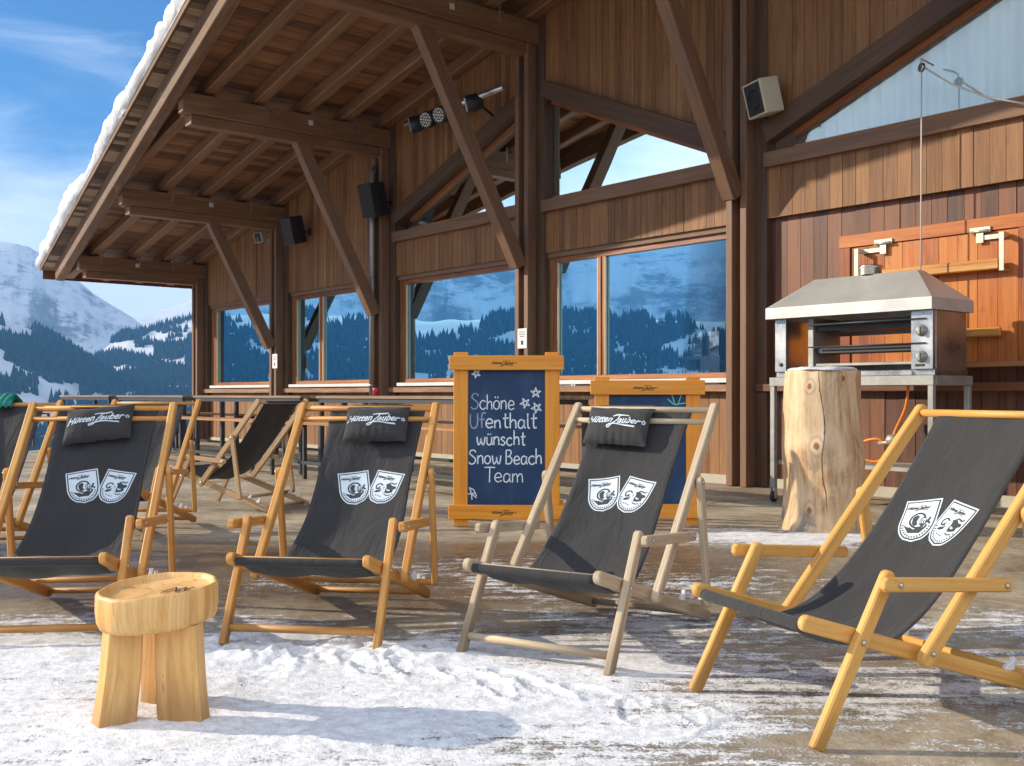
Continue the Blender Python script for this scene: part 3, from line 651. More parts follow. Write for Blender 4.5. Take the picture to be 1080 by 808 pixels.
for s_, dx in ((ba - 0.03, 1), (bb + 0.03, -1)):
    h_ = MB(); h_.box((s_ - 0.022, 0.032, 2.20), (s_ + 0.022, 0.135, 2.215), 1, 0.001); h_.box((s_ - 0.022, 0.135, 2.20), (s_ + 0.022, 0.142, 2.56), 2, 0.001)
    h_.box((min(s_, s_ + dx * 0.27), 0.034, 2.515), (max(s_, s_ + dx * 0.27), 0.042, 2.56), 0, 0.001); h_.box((s_ - 0.022, 0.034, 2.52), (s_ + 0.022, 0.134, 2.558), 1, 0.001)
    c_ = s_ + dx * 0.25; h_.box((c_ - 0.035, 0.040, 2.49), (c_ + 0.035, 0.052, 2.585), 2, 0.001); h_.box((c_ - 0.10, 0.034, 2.585), (c_ + 0.10, 0.050, 2.64), 0, 0.001)
    h_.tube([(c_ - 0.09, 0.06, 2.60), (c_ + 0.09, 0.06, 2.60)], 0.012)
    h_.build('hatch_hinge', 'brass', hatch)
hs, hz = fac_pick(1028, 351, 0.06)
gp = MB(); gp.bar((hs - 0.26, 0.075, hz), (hs + 0.2, 0.075, hz), 0.05, 0.085, c=0.01, ch=0.012); gp.box((hs - 0.2, 0.013, hz - 0.03), (hs - 0.15, 0.05, hz + 0.03), 1); gp.box((hs + 0.1, 0.013, hz - 0.03), (hs + 0.14, 0.05, hz + 0.03), 1); gp.build('hatch_grip', 'hatch_bar', hatch)
sh = MB(); sh.bar((HA - 0.4, 0.10, HZ0 - 0.028), (HB + 0.05, 0.10, HZ0 - 0.028), 0.24, 0.05, ch=0.006, c=0.01); sh.build('serving_shelf', 'shelf', house)

# roof: rafters, boards, purlin, fascia, snow
def rafter(y, r, name, mat, s0, s1, dz=0.0, sq=False, w=0.19, h=0.2, skew=0.0):
    mb = MB(); p0 = (s0, y(s0), out_top(s0) + h / 2 + dz); p1 = (s1, y(s1), out_top(s1) + h / 2 + dz)
    mb.bar(p0, p1, w, h, ch=0.02 if not sq else 0.008, c=0.02 if not sq else 0.008); return mb.build(name, mat, house)
for L_ in (0.16, 0.90, 1.65, 2.45, 3.25, 4.05):
    # a rafter starts where the outer purlin leaves room for it
    s1 = S_END + 1.6
    if L_ > tip_len(s1) - 0.02: s1 = S_END - (L_ + 0.02 - 2.80) / 0.119
    if s1 > S_RIDGE + 1: rafter(lambda s, L_=L_: L_, 0, 'rafter', 'beam', s1, S_RIDGE + 0.02)
mb = MB(); mb.bar((S_END + 1.30, tip_len(S_END + 1.30) + 0.10, out_top(S_END + 1.30) + 0.02), (S_RIDGE, tip_len(S_RIDGE) + 0.10, out_top(S_RIDGE) + 0.02), 0.18, 0.355, ch=0.01, c=0.01); mb.build('outer_purlin', 'weathered', house)
S_EAVE = S_END + 1.75
rb = MB(); eb = MB(); n = 0; s_ = S_EAVE
while s_ > S_RIDGE:
    w = random.uniform(0.13, 0.17); a, b = s_ - w + 0.003, s_ - 0.003; s_ -= w
    for mb_, y0a, y0b, y1a, y1b in ((rb, -0.6, -0.6, tip_len(a) + 0.1, tip_len(b) + 0.1), (eb, tip_len(a) + 0.1, tip_len(b) + 0.1, verge_len(a), verge_len(b))):
        j = random.uniform(-0.003, 0.003)
        mb_.hexa([(a, y0a, roof_under(a) + j), (b, y0b, roof_under(b) + j), (b, y1b, roof_under(b) + j), (a, y1a, roof_under(a) + j),
                  (a, y0a, roof_under(a) + .028), (b, y0b, roof_under(b) + .028), (b, y1b, roof_under(b) + .028), (a, y1a, roof_under(a) + .028)], 1)
rb.build('roof_boards', 'roof_boards', house); eb.build('eave_boards', 'eave_boards', house)
rs = MB()
def roof_slab(y0f, y1f, z0, z1, sa, sb, ax=0):
    rs.hexa([(sb, y0f(sb), roof_under(sb) + z0), (sa, y0f(sa), roof_under(sa) + z0), (sa, y1f(sa), roof_under(sa) + z0), (sb, y1f(sb), roof_under(sb) + z0),
             (sb, y0f(sb), roof_under(sb) + z1), (sa, y0f(sa), roof_under(sa) + z1), (sa, y1f(sa), roof_under(sa) + z1), (sb, y1f(sb), roof_under(sb) + z1)], ax)
roof_slab(C(DEEP - 0.5), lambda s: verge_len(s) + 0.01, 0.031, 0.10, S_EAVE, S_RIDGE)
roof_slab(C(DEEP - 0.5), lambda s: verge_len(s) + 0.01, 0.0, 0.10, S_RIDGE, S_FAR - 0.5)
roof = rs.build('roof', 'dark_inside', house)
fa = MB(); fa.bar((S_EAVE + 0.02, DEEP, out_top(S_EAVE) + 0.13), (S_EAVE + 0.02, verge_len(S_EAVE) - 0.02, out_top(S_EAVE) + 0.13), 0.03, 0.24, ch=0.004); fa.build('eave_fascia', 'red_boards', house)
fa = MB(); fa.bar((S_EAVE + 0.03, verge_len(S_EAVE) + 0.026, roof_under(S_EAVE) + 0.045), (S_RIDGE, verge_len(S_RIDGE) + 0.026, roof_under(S_RIDGE) + 0.045), 0.028, 0.12, ch=0.004); fa.build('verge_board', 'weathered', house)
fa = MB(); fa.bar((S_EAVE + 0.03, verge_len(S_EAVE) + 0.046, roof_under(S_EAVE) + 0.10), (S_RIDGE, verge_len(S_RIDGE) + 0.046, roof_under(S_RIDGE) + 0.10), 0.010, 0.07, ch=0.001); fa.build('verge_flashing', 'zinc', house)
# snow blanket with a rounded, lumpy lip
ns, npf = 620, 30
S = np.linspace(S_EAVE + 0.12, S_FAR, ns); prof = []
for i in range(npf):
    t = i / (npf - 1)
    if t < 0.6: a = -math.pi * 0.42 + t / 0.6 * math.pi * 0.92; prof.append((0.17 * math.cos(a) - 0.04, 0.16 + 0.17 * math.sin(a)))
    else: prof.append((-0.04 - ((t - 0.6) / 0.4) ** 1.5 * 9.0, 0.33))
prof = np.array(prof); SS, PI_ = np.meshgrid(S, np.arange(npf), indexing='ij')
dy, dz = prof[PI_, 0], prof[PI_, 1]
lump = fbm(SS * 2.1, PI_ * 0.22, 3, 4) - 0.5; fine = fbm(SS * 8, PI_ * 0.7, 9, 3) - 0.5; big = fbm(SS * 0.6, SS * 0 + 3, 5, 3) - 0.5
lip = np.clip(1 + dy / 1.5, 0, 1)
vl = np.vectorize(verge_len)(SS); ru = np.vectorize(roof_under)(SS)
endr = sstep(S_EAVE + 0.14 - SS, 0.0, 0.35) * 0.75 + 0.25
Y = vl + (dy + (lump * 0.08 + fine * 0.05 + big * 0.16) * lip) ; Z = ru + 0.06 + (dz * endr * (1 + big * 0.7) + (lump * 0.16 + fine * 0.05) * sstep(dz, 0.0, 0.1))
V = np.stack([SS, Y, Z], -1).reshape(-1, 3)
idx = np.arange(ns * npf).reshape(ns, npf)
F = np.stack([idx[:-1, :-1], idx[:-1, 1:], idx[1:, 1:], idx[1:, :-1]], -1).reshape(-1, 4)
sn = mesh_np('roof_snow', V, F, M['snow']); sn.parent = house

# downpipe
dp = MB(); ds, dn = 2 * BAY + 0.0, 0.33
dp.tube([(ds, dn, 0.02), (ds, dn, 4.75), (ds + 0.02, dn - 0.08, 4.9)], 0.05, 12)
for z in (1.2, 3.0, 4.4): dp.tube([(ds, dn, z - 0.02), (ds, dn, z + 0.02)], 0.056, 12)
dp.build('downpipe', 'zinc', house)
# cable stapled to the panel above the nearest brace
cs, cz = fac_pick(775, 20, 0.06)
cb = MB(); cb.tube([(cs + 0.02 * math.sin(i * 1.7), 0.055, cz + 0.5 - i * 0.11) for i in range(16)], 0.004, 6); cb.build('cable', 'zinc', house)

# ================================================================ things on the facade
def on_fac(name, label, cat, s_, n_, z_, rz=0.0, group=None): 
    return thing(name, label, cat, fac_to_world(s_, n_, z_), FROT + rz, group)
def speaker(px, py, n_, w, h, d, label, cream, rz, tilt, group):
    s_, z_ = fac_pick(px, py, n_); sp = on_fac('speaker', label, 'speaker', s_, n_, z_, 0, group)
    cab = MB(); cab.prism([(-w / 2, -d * .5), (w / 2, -d * .5), (w / 2, d * .12), (w * 0.42, d * .5), (-w * 0.42, d * .5), (-w / 2, d * .12)] if not cream else [(-w * .36, -d * .5), (w * .36, -d * .5), (w / 2, d * .5), (-w / 2, d * .5)], (0, 0, 0), (1, 0, 0), (0, 1, 0), h, 0.008)
    rot = Matrix.Rotation(rz, 4, 'Z') @ Matrix.Rotation(tilt, 4, 'X')
    def turned(o): o.matrix_local = rot; return o
    turned(cab.build('cabinet', 'cream' if cream else 'black', sp))
    g = MB(); g.box((-w * 0.40, d * .5 + 0.001, -h * 0.44), (w * 0.40, d * .5 + 0.010, h * 0.44), 0, 0.003); turned(g.build('grille', 'grille', sp))
    if cream:
        g = MB(); g.lathe([(0.0, 0.0), (w * .27, 0.001), (w * .30, 0.006), (w * .27, 0.012), (w * .1, 0.004), (0.001, 0.010)], (0, d * .5 + 0.008, -h * 0.02), 24, axis=(0, 1, 0)); turned(g.build('cone', 'black', sp))
    bk = MB(); bk.tube([(0, -d * 0.3, 0.0), (0, -n_ + 0.05, 0.0)], 0.018); bk.box((-0.05, -n_ + 0.045, -0.07), (0.05, -n_ + 0.06, 0.07), 2)
    bk.tube([(0, -d * .4 - .01, -0.08), (0, -d * .4 - .06, 0.0), (0, -d * .4 - .01, 0.08)], 0.012); bk.build('bracket', 'black' if not cream else 'cream', sp); return sp
speaker(309, 243, 0.40, 0.30, 0.50, 0.32, 'black tilted loudspeaker on the wall, left of the other black one', False, 0.35, -0.30, 'speakers on the timber wall')
speaker(393, 211, 0.45, 0.32, 0.55, 0.34, 'black loudspeaker high beside the grey downpipe, right of the other black one', False, 0.35, -0.28, 'speakers on the timber wall')
speaker(806, 103, 0.30, 0.36, 0.38, 0.26, 'cream box speaker with dark grille beside the tall double post above the oven', True, -0.35, -0.25, 'speakers on the timber wall')
speaker(275, 250, 0.22, 0.28, 0.20, 0.14, 'small cream box speaker under the eave above the leftmost window', True, 0.1, -0.3, 'speakers on the timber wall')

def light_bar():
    s0, z0 = fac_pick(428, 131, 0.5); s1, z1 = fac_pick(532, 92, 0.5); p0 = Vector((s0, 0.5, z0)); p1 = Vector((s1, 0.5, z1)); mid = (p0 + p1) / 2
    t = on_fac('stage_light_bar', 'slanted silver bar of four black LED spotlights above the brace', 'spotlights', mid.x, mid.y, mid.z)
    b = MB(); b.tube([p0 - mid, p1 - mid], 0.045, 14); b.build('bar', 'steel', t)
    b = MB(); b.tube([(0.5, -0.45, 0.35), (0.5, 0, (z1 - z0) / (s1 - s0) * 0.5)], 0.02); b.tube([(-0.5, -0.45, -0.2), (-0.5, 0, -(z1 - z0) / (s1 - s0) * 0.5)], 0.02); b.build('bracket', 'black', t)
    for f, yaw in ((0.16, 0.9), (0.30, -0.25), (0.44, -0.2), (0.74, 0.75)):
        c = p0 + (p1 - p0) * f - mid + Vector((0, 0.06, -0.09)); h = MB()
        ax = Vector((math.sin(yaw) * 0.9, 0.85, -0.25)).normalized()
        h.lathe([(0.03, -0.15), (0.09, -0.13), (0.125, -0.02), (0.13, 0.10), (0.118, 0.105)], c, 20, axis=ax); ho = h.build('spotlight', 'black', t)
        l = MB(); q = Vector((0, 0, 1)).rotation_difference(ax)
        for rr, nn in ((0.0, 1), (0.045, 6), (0.088, 12)):
            for i in range(nn):
                a = 2 * math.pi * i / nn; l.lathe([(0.0195, 0), (0.014, 0.009), (0.002, 0.012)], c + q @ Vector((rr * math.cos(a), rr * math.sin(a), 0.106)), 8, axis=ax)
        l.build('lens', 'led', ho)
        y = MB(); y.tube([c + Vector((-0.02, -0.02, 0.15)), c + Vector((0, -.05, 0.0))], 0.018, 8); y.build('clamp', 'black', ho)
light_bar()

def notice(px, py, label):
    n_ = 0.245; s_, z_ = fac_pick(px, py, n_); t = on_fac('notice', label, 'notice', s_, n_, z_, 0, 'notices on the posts')
    b = MB(); b.box((-0.10, 0, -0.14), (0.10, 0.006, 0.14), 0, 0.001); b.build('sheet', 'paper', t)
    p = MB(); f = lambda x, z: (-x, 0.0075, z)
    for i, w in enumerate((0.12, 0.14, 0.10)): ribbon(p, [(-w / 2, 0.09 - i * 0.03), (w / 2, 0.09 - i * 0.03)], 0.010, f)
    ribbon(p, [(0, -0.03), (0, -0.09)], 0.05, f); p.build('print', 'red' if px < 400 else 'print_navy', t)
notice(290, 381, 'small white notice with red print on the post right of the leftmost window')
notice(551, 357, 'small white notice on the post just above the navy chalkboard')

# rope and pulley in front of the slanted window on the right
s0, z0 = fac_pick(972, 68, 0.30)
rp = on_fac('pulley_rope', 'pale rope hanging straight down from a small pulley above the oven', 'rope', s0, 0.30, z0)
zend = fac_pick(967, 300, 0.30)[1] - z0
b = MB(); b.tube([(0, 0, -0.06), (0.004, 0, zend * 0.5), (0.012, 0, zend - 0.25)], 0.007, 8); s1, z1 = fac_pick(1085, 109, 0.25)
b.tube([(-0.02, 0, -0.03), (-0.28, -0.02, (z1 - z0) * 0.42), (-0.6, -0.04, (z1 - z0) * 0.75), (s1 - s0, -0.05, z1 - z0 - 0.01)], 0.009, 8); b.build('cord', 'rope', rp)
b = MB(); b.lathe([(0.02, -0.012), (0.045, -0.010), (0.034, 0), (0.045, 0.010), (0.02, 0.012)], (0, 0, -0.03), 18, axis=(0.5, 1, 0)); b.build('pulley', 'bolt', rp)
b = MB(); b.tube([(0, 0, -0.02), (0.01, 0, 0.05), (0.03, -0.04, 0.07), (0.02, -0.26, 0.05)], 0.009, 8); b.build('hook', 'rope', rp)

# curtain behind the slanted window on the right
def curtain():
    x0, x1 = -3.5, -0.7; t = on_fac('curtain', 'white pleated curtain behind the slanted window at the upper right', 'curtain', 0, -0.20, Z_RAIL1)
    mb = MB(); top = line(*DIAG[-1]); n = 260
    V = []; F = []
    for i in range(n):
        u = i / (n - 1); x = x0 + (x1 - x0) * u; y = 0.035 * math.sin(u * 95 + 1.5 * math.sin(u * 9)) + 0.02 * math.sin(u * 31)
        zt = max(top(x) - 0.10 - Z_RAIL1, 0.0)
        V += [(x, y, -0.1), (x, y * 0.9, zt * 0.5), (x, y * 0.8, zt)]
    for i in range(n - 1):
        for k in range(2): F.append((3 * i + k, 3 * i + 3 + k, 3 * i + 4 + k, 3 * i + 1 + k))
    mb.add(V, F, smooth=True); mb.build('cloth', 'curtain', t)
    rd = MB(); rd.tube([(x0, 0, top(x0) - Z_RAIL1 - 0.09), (x1, 0, top(x1) - Z_RAIL1 - 0.09)], 0.015); rd.build('rod', 'cream', t)
curtain()

# ---- seen through the panes: pendant lamps, a pigeonhole cabinet, a seated guest
def pendant(px, py, n_, label):
    s_, z_ = fac_pick(px, py, n_); t = on_fac('pendant_lamp', label, 'lamp', s_, n_, z_, 0, 'pendant lamps inside')
    b = MB(); b.lathe([(0.26, -0.10), (0.25, -0.03), (0.16, 0.08), (0.05, 0.16), (0.03, 0.26), (0.02, 0.27)], (0, 0, 0), 28); b.build('lamp_shade', 'lamp_white', t)
    b = MB(); b.tube([(0, 0, 0.26), (0, 0, roof_under(s_) - z_)], 0.008, 6); b.build('cord', 'black', t)
    b = MB(); b.lathe([(0.02, -0.16), (0.05, -0.13), (0.05, -0.09), (0.02, -0.05)], (0, 0, 0), 14); b.build('bulb', 'paper', t)
pendant(742, 280, -2.4, 'pale enamel pendant lamp hanging inside the wide right pane behind the chalkboards')
pendant(625, 300, -2.6, 'pale enamel pendant lamp inside the narrow pane left of the mullion')
s_, z_ = fac_pick(733, 400, -2.2)
t = on_fac('pigeonhole_cabinet', 'pale cabinet of open pigeonholes standing inside the right window', 'cabinet', s_, -2.2, 0.06)
b = MB()
for i in range(3): b.box((-0.30 + i * 0.285, -0.2, 0.0), (-0.27 + i * 0.285, 0.2, 1.55), 2)
for i in range(8): b.box((-0.27, -0.2, 0.1 + i * 0.2), (0.27, 0.2, 0.118 + i * 0.2), 0)
b.build('shelves', 'lamp_white', t)
b = MB(); b.box((-0.3, -0.22, 0), (0.3, -0.201, 1.55), 2); b.build('back_panel', 'dark_inside', t)

def person():
    s_, z_ = fac_pick(661, 384, -1.3); t = on_fac('person', 'person in dark clothes sitting inside behind the right window, arms forward', 'person', s_, -1.3, 0.06, R(-95))
    # local: faces +y
    P = {'pel': (0, 0, 0.74), 'waist': (0, -0.02, 0.92), 'chest': (0, 0.0, 1.12), 'neck': (0, 0.03, 1.27), 'head0': (0, 0.05, 1.34), 'head1': (0, 0.07, 1.43), 'head2': (0, 0.06, 1.52)}
    for sd, q in ((1, 'l'), (-1, 'r')):
        P['sh' + q] = (sd * 0.17, 0.0, 1.20); P['el' + q] = (sd * 0.23, 0.12, 0.98); P['wr' + q] = (sd * 0.12, 0.36, 1.06); P['ha' + q] = (sd * 0.09, 0.44, 1.07)
        P['hip' + q] = (sd * 0.10, 0.02, 0.70); P['kn' + q] = (sd * 0.13, 0.44, 0.70); P['an' + q] = (sd * 0.13, 0.42, 0.30); P['to' + q] = (sd * 0.13, 0.58, 0.26)
    E = [('pel', 'waist'), ('waist', 'chest'), ('chest', 'neck'), ('neck', 'head0'), ('head0', 'head1'), ('head1', 'head2')]
    for q in 'lr': E += [('chest', 'sh' + q), ('sh' + q, 'el' + q), ('el' + q, 'wr' + q), ('wr' + q, 'ha' + q), ('pel', 'hip' + q), ('hip' + q, 'kn' + q), ('kn' + q, 'an' + q), ('an' + q, 'to' + q)]
    RAD = {'pel': .14, 'waist': .13, 'chest': .14, 'neck': .055, 'head0': .07, 'head1': .10, 'head2': .075, 'sh': .07, 'el': .045, 'wr': .032, 'ha': .035, 'hip': .10, 'kn': .07, 'an': .045, 'to': .04}
    names = list(P); me = bpy.data.meshes.new('body'); me.from_pydata([P[k] for k in names], [(names.index(a), names.index(b)) for a, b in E], [])
    o = bpy.data.objects.new('body', me); COL.objects.link(o); o.parent = t
    sk = o.modifiers.new('skin', 'SKIN'); sk.use_smooth_shade = True
    lay = me.skin_vertices[0] if me.skin_vertices else None
    if lay is None:
        bm = bmesh.new(); bm.from_mesh(me); bm.verts.layers.skin.verify(); bm.to_mesh(me); bm.free(); lay = me.skin_vertices[0]
    for i, k in enumerate(names):
        r = RAD.get(k, RAD.get(k[:-1], 0.05)); lay.data[i].radius = (r, r); lay.data[i].use_root = (k == 'pel')
    o.modifiers.new('sub', 'SUBSURF').levels = 2
    m, tt, out = new_mat('person_surface'); co = tt.new('ShaderNodeTexCoord').outputs['Object']; sp = tt.n.new('ShaderNodeSeparateXYZ'); tt.l.new(co, sp.inputs[0])
    sk_ = tt.math('MAXIMUM', tt.step(sp.outputs[2], 1.26, 1.275), tt.step(sp.outputs[1], 0.34, 0.35))
    col = tt.mix(tt.math('MULTIPLY', sk_, tt.step(sp.outputs[2], 0.95, 1.0)), (0.03, 0.028, 0.032), (0.42, 0.24, 0.17)); bsdf(tt, out, col, 0.7); me.materials.append(m)
    h = MB(); h.lathe([(0.112, -0.06), (0.122, 0.0), (0.116, 0.06), (0.08, 0.11), (0.01, 0.125)], (0, 0.035, 1.46), 18); h.build('hair', 'hair', t)
    f = MB(); f.prism([(-0.015, 0), (0.015, 0), (0.0, 0.045)], (0, 0.175, 1.42), (1, 0, 0), (0, 0, 1), 0.03, 0.004)
    for x in (-0.035, 0.035): f.lathe([(0.012, 0), (0.008, 0.006), (0.001, 0.008)], (x, 0.160, 1.455), 10, axis=(0, 1, 0))
    f.build('face', 'skin', t)
    for x in (-0.105, 0.105):
        e = MB(); e.lathe([(0.004, -0.03), (0.02, -0.02), (0.022, 0.01), (0.008, 0.03)], (x, 0.06, 1.43), 10); e.build('ear', 'skin', t)
    for sd in (-1, 1):
        for i in range(4):
            g = MB(); x = sd * 0.09 + (i - 1.5) * 0.017; g.tube([(x, 0.43, 1.07), (x, 0.49, 1.075), (x, 0.525 - abs(i - 1.3) * 0.008, 1.055)], [0.009, 0.0085, 0.006], 8); g.build('finger', 'skin', t)
        g = MB(); g.tube([(sd * 0.05, 0.41, 1.07), (sd * 0.03, 0.45, 1.075), (sd * 0.03, 0.48, 1.07)], [0.011, 0.010, 0.007], 8); g.build('thumb', 'skin', t)
    # the stool the guest sits on
    st = on_fac('bar_stool', 'dark round bar stool under the guest behind the right window', 'stool', s_, -1.3, 0.06)
    b = MB(); b.lathe([(0.0, 0.55), (0.17, 0.55), (0.18, 0.57), (0.17, 0.60), (0.0, 0.60)], (0, 0, 0), 20); b.build('seat', 'dark_inside', st)
    for i in range(4):
        a = math.pi / 4 + i * math.pi / 2; b = MB(); b.tube([(0.12 * math.cos(a), 0.12 * math.sin(a), 0.55), (0.19 * math.cos(a), 0.19 * math.sin(a), 0.0)], 0.014); b.build('leg', 'dark_metal', st)
person()
# ================================================================ deck chairs
def bez(P, t): a = 1 - t; return P[0] * a ** 3 + 3 * P[1] * a * a * t + 3 * P[2] * a * t * t + P[3] * t ** 3
CP = [np.array(p) for p in ((1.035, 0.985), (0.62, 0.44), (0.38, 0.09), (0.012, 0.372))]
_ts = np.linspace(0, 1, 400); _pp = np.array([bez(CP, t) for t in _ts]); _al = np.concatenate([[0], np.cumsum(np.hypot(*np.diff(_pp, axis=0).T))]); CLEN = _al[-1]
def cv_pt(w):                               # point, tangent and front normal of the cloth at arc length w from the top bar
    t = np.interp(w, _al, _ts); p = bez(CP, t); e = 1e-3; d = bez(CP, min(1, t + e)) - bez(CP, max(0, t - e)); d /= np.hypot(*d)
    return p, d, np.array((d[1], -d[0]))    # normal points towards the sitter
def cv_half(w):
    f = w / CLEN; return 0.248 + 0.024 * f - 0.030 * math.sin(math.pi * min(1, f * 1.15)) * (1 - f * 0.5)
def cv_bow(u, w, seed):                     # slack of the cloth between its edges
    f = w / CLEN; h = cv_half(w); q = 1 - min(1, abs(u) / h) ** 2
    return -0.030 * q * math.sin(math.pi * f) + 0.006 * math.sin(7 * f + 9 * u + seed) * q + 0.0045 * math.sin(23 * u + 6 * f + seed * 2) * q * (0.4 + f) + 0.004 * math.sin(31 * f - 17 * abs(u) + seed) * (1 - q) * q * 3
CSH = 0.0; ESH = 0.0
def cloth(u, w, off=0.0, seed=0.0):
    p, d, n = cv_pt(w); k = cv_bow(u, w, seed) + off
    return (u + CSH * (1 - sstep(w / CLEN, 0.45, 0.95)), p[0] + n[0] * k, p[1] + n[1] * k)

ESC = 1.06
def shield_rows(wd, ht, n=18):
    rows = []
    for i in range(n + 1):
        v = i / n; y = ht / 2 - v * ht
        x = wd / 2 if v < 0.5 else wd / 2 * math.sqrt(max(0, 1 - ((v - 0.5) / 0.5) ** 2)) ** 0.9
        rows.append((x, y))
    return rows
def emblem_pair(parent, seed, w0=0.47):
    """two pale shields printed on the cloth, tilted apart, each with dark line work"""
    mb = MB()
    for sd in (-1, 1):
        ang = -sd * 0.25; cx = sd * 0.0745 + ESH; c, s_ = math.cos(ang), math.sin(ang)
        def mp(off):
            def f(x, y):
                x *= ESC; y *= ESC; X = cx + c * x - s_ * y; Y = s_ * x + c * y
                return cloth(X, w0 - Y, off, seed)
            return f
        def fill(wd, ht, off, mi):
            rows = shield_rows(wd, ht); f = mp(off); nx = 6; V = []; F = []
            for x, y in rows: V += [f(-x + 2 * x * i / nx, y) for i in range(nx + 1)]
            for r in range(len(rows) - 1):
                for i in range(nx): a = r * (nx + 1) + i; F.append((a, a + nx + 1, a + nx + 2, a + 1))
            mb.add(V, F, mi=mi)
        fill(0.140, 0.172, 0.0012, 0); fill(0.130, 0.161, 0.0019, 1); fill(0.120, 0.150, 0.0026, 0)
        f = mp(0.0033)
        wordmark(mb, 0.0155, f, -0.010, 0.048, 0.0007, 1, False)
        arc = [(0.053 * math.cos(a), -0.006 + 0.062 * math.sin(a)) for a in np.linspace(math.pi * 1.06, math.pi * 1.94, 16)]
        for i in range(0, 15): ribbon(mb, [arc[i], ((arc[i][0] * .55 + arc[i + 1][0] * .45), (arc[i][1] * .55 + arc[i + 1][1] * .45))], 0.0075, f, 1)
        def blob(pts): ribbon_poly(mb, pts, f, 1)
        if sd < 0:                         # a curled horn over peaks
            ribbon(mb, smooth_line([(0.028, -0.026), (-0.002, -0.030), (-0.026, -0.012), (-0.026, 0.012), (-0.006, 0.028), (0.016, 0.024), (0.026, 0.010)]), 0.007, f, 1)
            ribbon(mb, smooth_line([(0.038, -0.018), (0.030, -0.034), (0.006, -0.036)]), 0.008, f, 1)
            blob([(-0.021, 0.008), (-0.014, 0.017), (-0.004, 0.021), (0.004, 0.014), (0.000, 0.004), (-0.002, -0.006), (0.004, -0.018), (-0.008, -0.024), (-0.018, -0.014)])
            blob([(0.008, -0.014), (0.010, 0.004), (0.020, 0.014), (0.032, 0.008), (0.038, -0.008), (0.028, -0.022), (0.016, -0.024)])
            g = mp(0.0040)
            for i in range(3): ribbon(mb, smooth_line([(0.012 + i * 0.008, -0.014), (0.016 + i * 0.007, 0.000), (0.024 + i * 0.004, 0.006)]), 0.0035, g, 0)
            blob([(-0.048, -0.020), (-0.036, -0.034), (-0.022, -0.028), (-0.010, -0.040), (0.006, -0.032), (0.018, -0.042), (0.034, -0.034), (0.020, -0.052), (-0.022, -0.052)])
            ribbon(mb, smooth_line([(0.046, 0.012), (0.040, -0.004), (0.050, -0.014)]), 0.008, f, 1)
        else:                              # a horned cow's head in profile
            blob([(-0.006, 0.010), (0.004, 0.022), (0.022, 0.024), (0.034, 0.016), (0.052, 0.016), (0.056, 0.006), (0.044, -0.002), (0.046, -0.016), (0.026, -0.024), (0.000, -0.026), (-0.004, -0.010)])
            ribbon(mb, smooth_line([(0.008, 0.018), (0.022, 0.030), (0.042, 0.026), (0.050, 0.034)]), 0.006, f, 1)
            ribbon(mb, smooth_line([(-0.012, 0.012), (-0.028, 0.018), (-0.042, 0.006), (-0.036, -0.010), (-0.020, -0.006)]), 0.006, f, 1)
            blob([(-0.012, -0.006), (-0.020, -0.014), (-0.034, -0.018), (-0.042, -0.030), (-0.028, -0.030), (-0.014, -0.022)]); blob([(-0.020, 0.006), (-0.028, 0.000), (-0.034, -0.010), (-0.024, -0.008)])
            g = mp(0.0040); ribbon(mb, smooth_line([(-0.004, 0.016), (0.004, 0.004), (0.002, -0.010), (0.006, -0.024)]), 0.010, g, 0)
            for i in range(3): blob([(-0.026 + i * 0.012 + 0.0035 * math.cos(a), -0.043 - 0.002 * i + 0.0035 * math.sin(a)) for a in np.linspace(0, 5.5, 7)])
            ribbon(mb, smooth_line([(0.010, -0.032), (0.026, -0.036), (0.040, -0.030)]), 0.005, f, 1)
            g = mp(0.0040); ribbon(mb, smooth_line([(0.014, -0.004), (0.020, -0.010), (0.030, -0.008)]), 0.006, g, 0)
    return mb.build('emblem', ['print_white', 'print_navy'], parent)
def ribbon_poly(mb, pts, f, mi=0):
    n = len(pts); cx = sum(p[0] for p in pts) / n; cy = sum(p[1] for p in pts) / n
    mb.add([f(cx, cy)] + [f(*p) for p in pts], [(0, i + 1, (i + 1) % n + 1) for i in range(n)], mi=mi)

